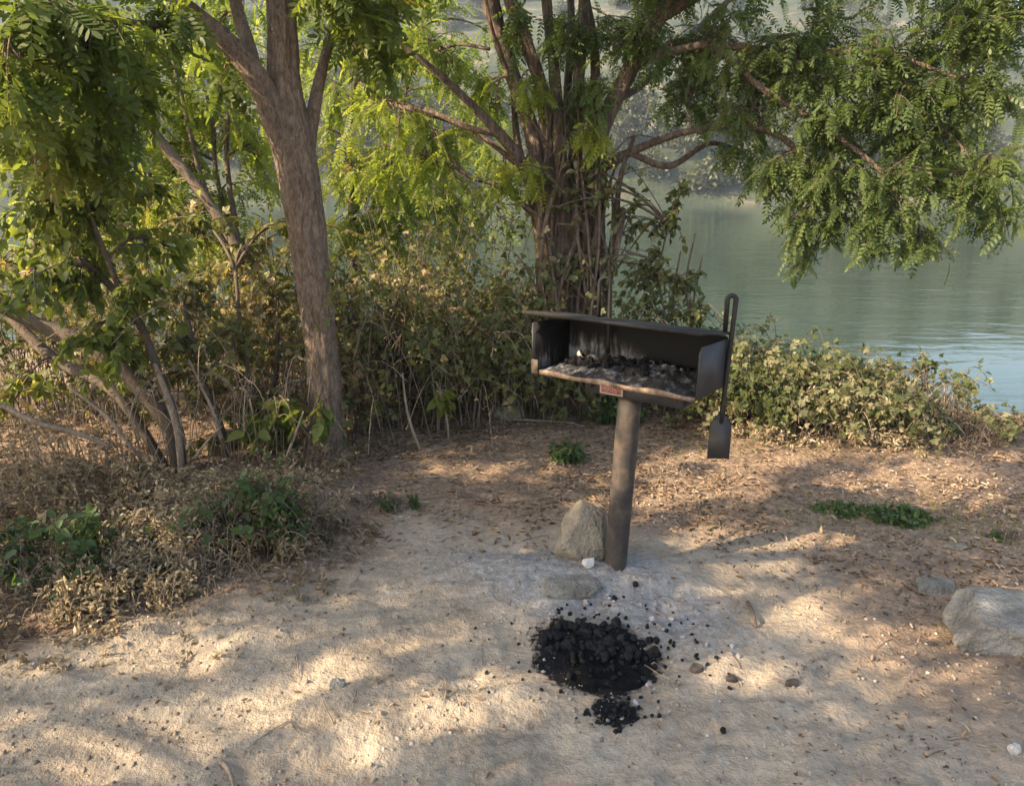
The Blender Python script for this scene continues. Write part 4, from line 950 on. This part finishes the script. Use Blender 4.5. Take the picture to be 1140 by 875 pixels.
# ------------------------------------------------------------------ leaf litter, grit, grass (uncountable)
lv = Leaves(); k = 150000
x = rng.uniform(-4.5, 4.5, k); y = rng.uniform(1.2, 6.2, k)
keep = rng.random(k) < (.10 + .90 * litmask(x, y) ** 1.5) * (.25 + 1.2 * smooth(.35, .65, fbm(x * 2.2, y * 2.2, 91, 3))) * .55 * smooth(0, -.4, y - bank(x) - .6)
keep &= np.hypot((x - COAL[0]) / .3, (y - COAL[1]) / .3) > 1
x, y = x[keep], y[keep]
d = np.stack([rng.normal(0, 1, len(x)), rng.normal(0, 1, len(x)), rng.normal(0, .25, len(x))], 1)
lv.put(np.stack([x, y, gz(x, y) + .006], 1), d, (.010 + .032 * rng.random(len(x)) ** 1.8) * (1 - .3 * (y < 2.6)))
mb = MB(); lv.into(mb, CURL, .5, .1)
tag(mb.build('fallen_leaves', M['litter']), 'dry brown leaf litter scattered over the clearing', 'leaf litter', kind='stuff')
# dark crumbs of bark and old leaf on the brown side
lvb = Leaves(); k = 5000; xb = rng.uniform(.7, 3.0, k); yb = rng.uniform(1.3, 4.3, k)
keep = rng.random(k) < .15 + .85 * smooth(.42, .62, fbm(xb * 2.6, yb * 2.6, 191, 3)); xb, yb = xb[keep], yb[keep]
lvb.put(np.stack([xb, yb, gz(xb, yb) + .004], 1), rng.normal(0, 1, (len(xb), 3)) * (1, 1, .3), rng.uniform(.004, .018, len(xb)))
mbb = MB(); lvb.into(mbb, CURL, .6, .1)
tag(mbb.build('bark_litter', M['twig']), 'dark crumbs of bark and rotted leaf on the brown soil', 'bark litter', kind='stuff')
# small twigs in the litter
mb = MB()
for _ in range(1100):
    x0 = random.uniform(-3.5, 3.5); y0 = random.uniform(1.4, 5)
    if random.random() > .12 + .88 * float(litmask(np.array([x0]), np.array([y0]))[0]): continue
    a = random.uniform(0, 6.28); L = random.uniform(.03, .16); A = np.array([x0, y0, gz1(x0, y0) + .004]); B = A + np.array([math.cos(a) * L, math.sin(a) * L, 0]); B[2] = gz1(B[0], B[1]) + .006
    tube(mb, quadbez(A, (A + B) / 2 + np.array([random.gauss(0, .01), random.gauss(0, .01), .008]), B, 4), np.linspace(.0025, .0012, 4), 4, cap=False)
tag(mb.build('twig_litter', M['deadwood']), 'small dead twigs strewn through the leaf litter', 'twigs', kind='stuff')
# grit and crumbs of earth
OC = np.array([(1, 0, 0), (-1, 0, 0), (0, 1, 0), (0, -1, 0), (0, 0, 1), (0, 0, -1)], float) * np.array([1, .8, .6])
OF = [np.array([(0, 2, 4), (2, 1, 4), (1, 3, 4), (3, 0, 4), (2, 0, 5), (1, 2, 5), (3, 1, 5), (0, 3, 5)])]
lv = Leaves(); k = 26000; x = rng.uniform(-2.6, 2.6, k); y = 1.25 + 2.9 * rng.random(k) ** 1.4
keep = rng.random(k) < .3 + .7 * smooth(.4, .65, fbm(x * 3, y * 3, 95, 3)); x, y = x[keep], y[keep]
lv.put(np.stack([x, y, gz(x, y) + .001], 1), rng.normal(0, 1, (len(x), 3)) * (1, 1, .3), (.0015 + .010 * rng.random(len(x)) ** 5))
mb = MB(); lv.into(mb, (OC, OF), .5, .1)
m, nt, b, out = newmat('grit_stone'); nt.links.new(ramp(nt, attr(nt, 'tint'), [(0, (.12, .09, .07)), (.4, (.24, .19, .145)), (.8, (.38, .32, .25)), (1, (.54, .49, .43))]), b.inputs['Base Color']); b.inputs['Roughness'].default_value = .9
tag(mb.build('gravel', m), 'fine grit and crumbs of earth on the sand', 'grit', kind='stuff')
# grass blades
BL = np.array([(-.02, 0, 0), (.02, 0, 0), (.014, .55, .05), (-.014, .55, .05), (0, 1, .2)], float); BF = [np.array([(0, 1, 2, 3)]), np.array([(3, 2, 4)])]
lv = Leaves()
for (px, py, sx, sy, k, L) in ((1000, 575, .3, .14, 420, .055), (910, 575, .25, .12, 160, .05), (560, 510, .5, .2, 160, .05), (1120, 590, .15, .1, 120, .05), (640, 545, .25, .15, 90, .05), (850, 500, .6, .1, 200, .07)):
    c = G2(px, py); x = c[0] + rng.normal(0, sx, k) ; y = c[1] + rng.normal(0, sy, k)
    dd = np.stack([rng.normal(0, .5, k), rng.normal(0, .5, k), np.full(k, 1.)], 1)
    lv.put(np.stack([x, y, gz(x, y) - .003], 1), dd, L * rng.uniform(.5, 1.4, k))
mb = MB(); lv.into(mb, (BL, BF), .8, .1); tag(mb.build('grass', M['broad']), 'sparse short grass in the leaf litter', 'grass', kind='stuff')

# ------------------------------------------------------------------ trees on the far shore
def far_tree_mesh(seed, h, w):
    r = np.random.default_rng(seed); W = MB(); lv = Leaves()
    tube(W, catmull(np.array([(0, 0, -.5), (.1 * h * r.normal(0, .3), 0, h * .3), (0, 0, h * .8)]), 8), np.linspace(.05 * h * .6, .02, 8), 6, .1)
    for k in range(int(26 + 10 * w)):
        a = r.uniform(0, 6.28); q = r.random() ** .6; zz = r.uniform(.12, 1); wd = w * math.sin(min(1, zz * 1.15) * math.pi * .85 + .25)
        c = np.array([math.cos(a) * q * wd, math.sin(a) * q * wd, zz * h * .93])
        n = 34; p = c + r.normal(0, .13 * w + .1, (n, 3)); lv.put(p, r.normal(0, 1, (n, 3)), r.uniform(.25, .55, n), np.clip(r.normal(.25 + .5 * r.random(), .15, n), 0, 1))
    return W, lv
protos = []
for k, (h, w) in enumerate(((6.5, 2.6), (5.0, 2.2), (3.4, 2.4), (8.0, 2.4), (2.2, 2.0))):
    W, lv = far_tree_mesh(400 + k, h, w)
    o = bpy.data.objects.new('far_tree', None); C.objects.link(o)
    W.build('trunk', M['twig'], o, True); mb = MB(); lv.into(mb, SIMPLE, .8); mb.build('crown', M['farleaf'], o)
    protos.append(o)
used = set()
r2 = random.Random(5)
kinds = ['tall rounded tree', 'middling tree', 'broad low tree', 'tallest slim tree', 'round bush']
for k in range(130):
    kind = r2.choice([0, 1, 2, 2, 3, 4, 4, 1])
    x0 = -52 + 104 * (k + r2.random()) / 130; y0 = r2.uniform(81.5, 90) if k % 2 else r2.uniform(95, 165)
    if y0 > 93: x0 *= 1.5
    if kind not in used: o = protos[kind]; used.add(kind)
    else:
        o = protos[kind].copy(); C.objects.link(o)
        for ch in protos[kind].children: c_ = ch.copy(); C.objects.link(c_); c_.parent = o
    o.location = (x0, y0, float(hillz(np.array([x0]), np.array([y0]))[0]) - .2); s = r2.uniform(.75, 1.2); o.scale = (s, s, s * r2.uniform(.85, 1.1)); o.rotation_euler = (0, 0, r2.uniform(0, 6))
    tag(o, f'{kinds[kind]} among the hazy growth on the far ' + ('shore' if y0 < 93 else 'hillside') + ' across the river', 'tree', f'{kinds[kind]}s on the far ' + ('shore' if y0 < 93 else 'hillside'))

# ------------------------------------------------------------------ unseen trees added to dapple the clearing (left of and behind the viewer)
LITSPOTS = [  # sun patches seen on the ground: (px, py, half width, half height, slope)
    (90, 770, 150, 42, -.2), (60, 850, 170, 40, -.15), (230, 800, 120, 36, -.25), (360, 745, 110, 22, -.3), (400, 820, 90, 32, -.25), (470, 780, 90, 20, -.3), (560, 790, 70, 14, -.25), (300, 710, 60, 12, -.3),
    (420, 660, 40, 10, -.2), (510, 690, 26, 7, -.2), (500, 655, 14, 5, 0), (560, 745, 36, 16, -.2), (590, 770, 40, 12, -.2),
    (850, 598, 80, 9, 0), (835, 626, 64, 4, 0), (950, 650, 40, 4, 0), (1000, 690, 60, 5, 0), (800, 655, 40, 3, 0), (905, 692, 50, 10, .1), (830, 745, 60, 18, .1), (960, 720, 60, 24, .2), (1040, 745, 50, 26, .1), (1090, 725, 60, 16, 0), 
    (1120, 645, 40, 10, .1), (960, 600, 40, 8, .1), (520, 522, 90, 14, 0), (760, 530, 80, 14, 0), (900, 508, 120, 12, .05), (700, 560, 60, 10, 0), (1040, 530, 70, 8, .05), (960, 790, 50, 10, .2), (1060, 560, 60, 8, 0), (930, 545, 40, 6, 0),
    (800, 490, 160, 20, 0), (950, 440, 140, 40, 0), (230, 640, 60, 24, -.3), (150, 690, 70, 20, -.2), (735, 800, 16, 8, 0), (790, 590, 24, 8, 0), (872, 556, 46, 9, 0), (900, 660, 50, 3, 0)]
LITG = [(G2(a, b_), c_, d_, e_, (a, b_)) for a, b_, c_, d_, e_ in LITSPOTS]
def lightness(px, py):
    v = 0
    for (_, w, h, sl, (a, b_)) in LITG:
        dx = (px - a) / w; dy = (py - b_ - sl * (px - a)) / (h + (6 if (b_ < 700 and a > 745) else 0))
        v = np.maximum(v, smooth(1.4, 1.15, np.sqrt(dx * dx + dy * dy)))
    q = np.array([(px + 1.6 * py) / 62.]), np.array([py / 15.])
    return v * float(smooth(.15, .27, vnoise(q[0], q[1], 301))[0])
def toward_sun(Gp, z): return Gp + SUN * ((z - Gp[2]) / SUN[2])
crowns = [[], [], []]  # crowns shaped by the wanted dapple: leaves only sunward of shaded ground
r3 = np.random.default_rng(77)
def to_px(p):
    q = np.asarray(p) - np.array([0, 0, EYE]); zc = q[1] * math.cos(PITCH) - q[2] * math.sin(PITCH); yc = q[1] * math.sin(PITCH) + q[2] * math.cos(PITCH)
    return 570 + F * q[0] / zc, 437.5 - F * yc / zc
for (xa, xb, ya, yb, zz, n, keepf) in ((-3.0, 3.3, .9, 3.9, 0, 15500, 1), (-.2, 3.3, 3.9, 4.5, 0, 700, .6), (-3.0, -.9, 3.0, 4.0, .1, 700, .6), (-1.2, 0, 3.6, 4.3, .0, 700, .8)):
    for _ in range(n):
        Gp = np.array([r3.uniform(xa, xb), r3.uniform(ya, yb), zz])
        px, py = to_px(Gp)
        if r3.random() < float(lightness(px, py)) or r3.random() > keepf: continue
        if zz and fbm(np.array([Gp[0] * 3]), np.array([Gp[1] * 3]), 97, 2)[0] > .56: continue
        if px < 330 and 560 < py < 700 and r3.random() < .5: continue
        p = toward_sun(Gp, r3.uniform(2.7, 3.5))
        crowns[0 if p[1] < .3 else (1 if p[0] < -3.6 else 2)].append(p)
for pts, (bx, by), lab in zip(crowns, ((-4.6, -1.2), (-5.6, 2.6), (-4.9, 1.9)), (
        'unseen tree added for shade beside the viewer with the crown nearest the camera, outside the picture', 'unseen tree added for shade on the far left, level with the grill', 'slim unseen tree added for shade, just left of the sandy clearing')):
    if len(pts) < 10: continue
    pts = np.array(pts); W = MB(); lv = Leaves()
    top = np.array([pts[:, 0].mean() - .4, pts[:, 1].mean(), pts[:, 2].max() - .6]); b0 = np.array([bx, by, gz1(bx, by) - .2])
    tr = catmull(np.array([b0, b0 + (top - b0) * np.array([.25, .25, .45]), top]), 30); tube(W, tr, np.linspace(.16, .04, 30), 12, .12)
    # boughs to cells of the crown, twigs to the leaves
    cells = {}
    for p in pts: cells.setdefault((int(p[0] // .9), int(p[1] // .9), int(p[2] // 1.0)), []).append(p)
    for c_ in cells.values():
        c_ = np.array(c_); cen = c_.mean(0); a = tr[12 + np.argmin(((tr[12:] - cen) ** 2).sum(1) + 2 * np.maximum(0, tr[12:, 2] - cen[2]))]
        B = quadbez(a, (a + cen) / 2 + np.array([0, 0, .3]), cen, 7); tube(W, B, np.linspace(.018, .006, 7), 5, cap=False)
        for p in c_[::3]: tube(W, np.linspace(cen, p, 3), np.linspace(.005, .002, 3), 3, cap=False)
    d = r3.normal(0, 1, (len(pts), 3)) * (1, 1, .5) + np.array([0, 0, -.3])
    dn = d / np.linalg.norm(d, axis=1)[:, None]; sz = r3.uniform(.11, .17, len(pts)); lv.put(pts - dn * (sz * .5)[:, None], dn, sz)
    plant('added_shade_tree', lab, 'tree', b0, W, [(lv, PIN, M['locust'], .6)], M['bark'])

# ------------------------------------------------------------------ air
mb = MB(); box(mb, (-430, -70, -5), (430, 490, 86))
m = bpy.data.materials.new('haze_air'); m.use_nodes = True; nt = m.node_tree; nt.nodes.clear()
out = nt.nodes.new('ShaderNodeOutputMaterial'); vol = nt.nodes.new('ShaderNodeVolumePrincipled')
vol.inputs['Color'].default_value = (.74, .85, 1, 1); vol.inputs['Density'].default_value = .0009; vol.inputs['Anisotropy'].default_value = .2
nt.links.new(vol.outputs[0], out.inputs['Volume'])
tag(mb.build('haze', m), kind='stuff')

# ------------------------------------------------------------------ light, sky, camera
sc = bpy.context.scene
el = math.asin(SUN[2]); az = math.atan2(SUN[0], SUN[1])
w = bpy.data.worlds.new('World'); sc.world = w; w.use_nodes = True; nt = w.node_tree
sky = nt.nodes.new('ShaderNodeTexSky'); sky.sky_type = 'NISHITA'; sky.sun_disc = False; sky.sun_elevation = el; sky.sun_rotation = az; sky.air_density = 1.2; sky.dust_density = 3.0
bg = nt.nodes['Background']; bg.inputs[1].default_value = .13; nt.links.new(sky.outputs[0], bg.inputs[0])
L = bpy.data.lights.new('sun', 'SUN'); L.energy = 5.0; L.angle = R(.53); L.color = (1, .785, .53)
so = bpy.data.objects.new('sun', L); C.objects.link(so); so.rotation_euler = Vector(SUN).to_track_quat('Z', 'Y').to_euler()
cam = bpy.data.cameras.new('camera'); co = bpy.data.objects.new('camera', cam); C.objects.link(co)
co.location = (0, 0, EYE); co.rotation_euler = (math.pi / 2 - PITCH, 0, 0)
cam.sensor_width = 36; cam.sensor_fit = 'HORIZONTAL'; cam.lens = F / 1140 * 36; cam.clip_start = .05; cam.clip_end = 2000
sc.camera = co
sc.view_settings.view_transform = 'Standard'; sc.view_settings.look = 'None'; sc.view_settings.exposure = 1.58; sc.view_settings.gamma = 1; sc.view_settings.use_curve_mapping = False
sc.render.engine = 'CYCLES'
cy = sc.cycles; cy.use_denoising = True; cy.max_bounces = 7; cy.diffuse_bounces = 4; cy.transmission_bounces = 5; cy.glossy_bounces = 3; cy.volume_bounces = 1; cy.transparent_max_bounces = 8
cy.caustics_reflective = False; cy.caustics_refractive = False; cy.filter_width = 1.5; cy.sample_clamp_indirect = 6
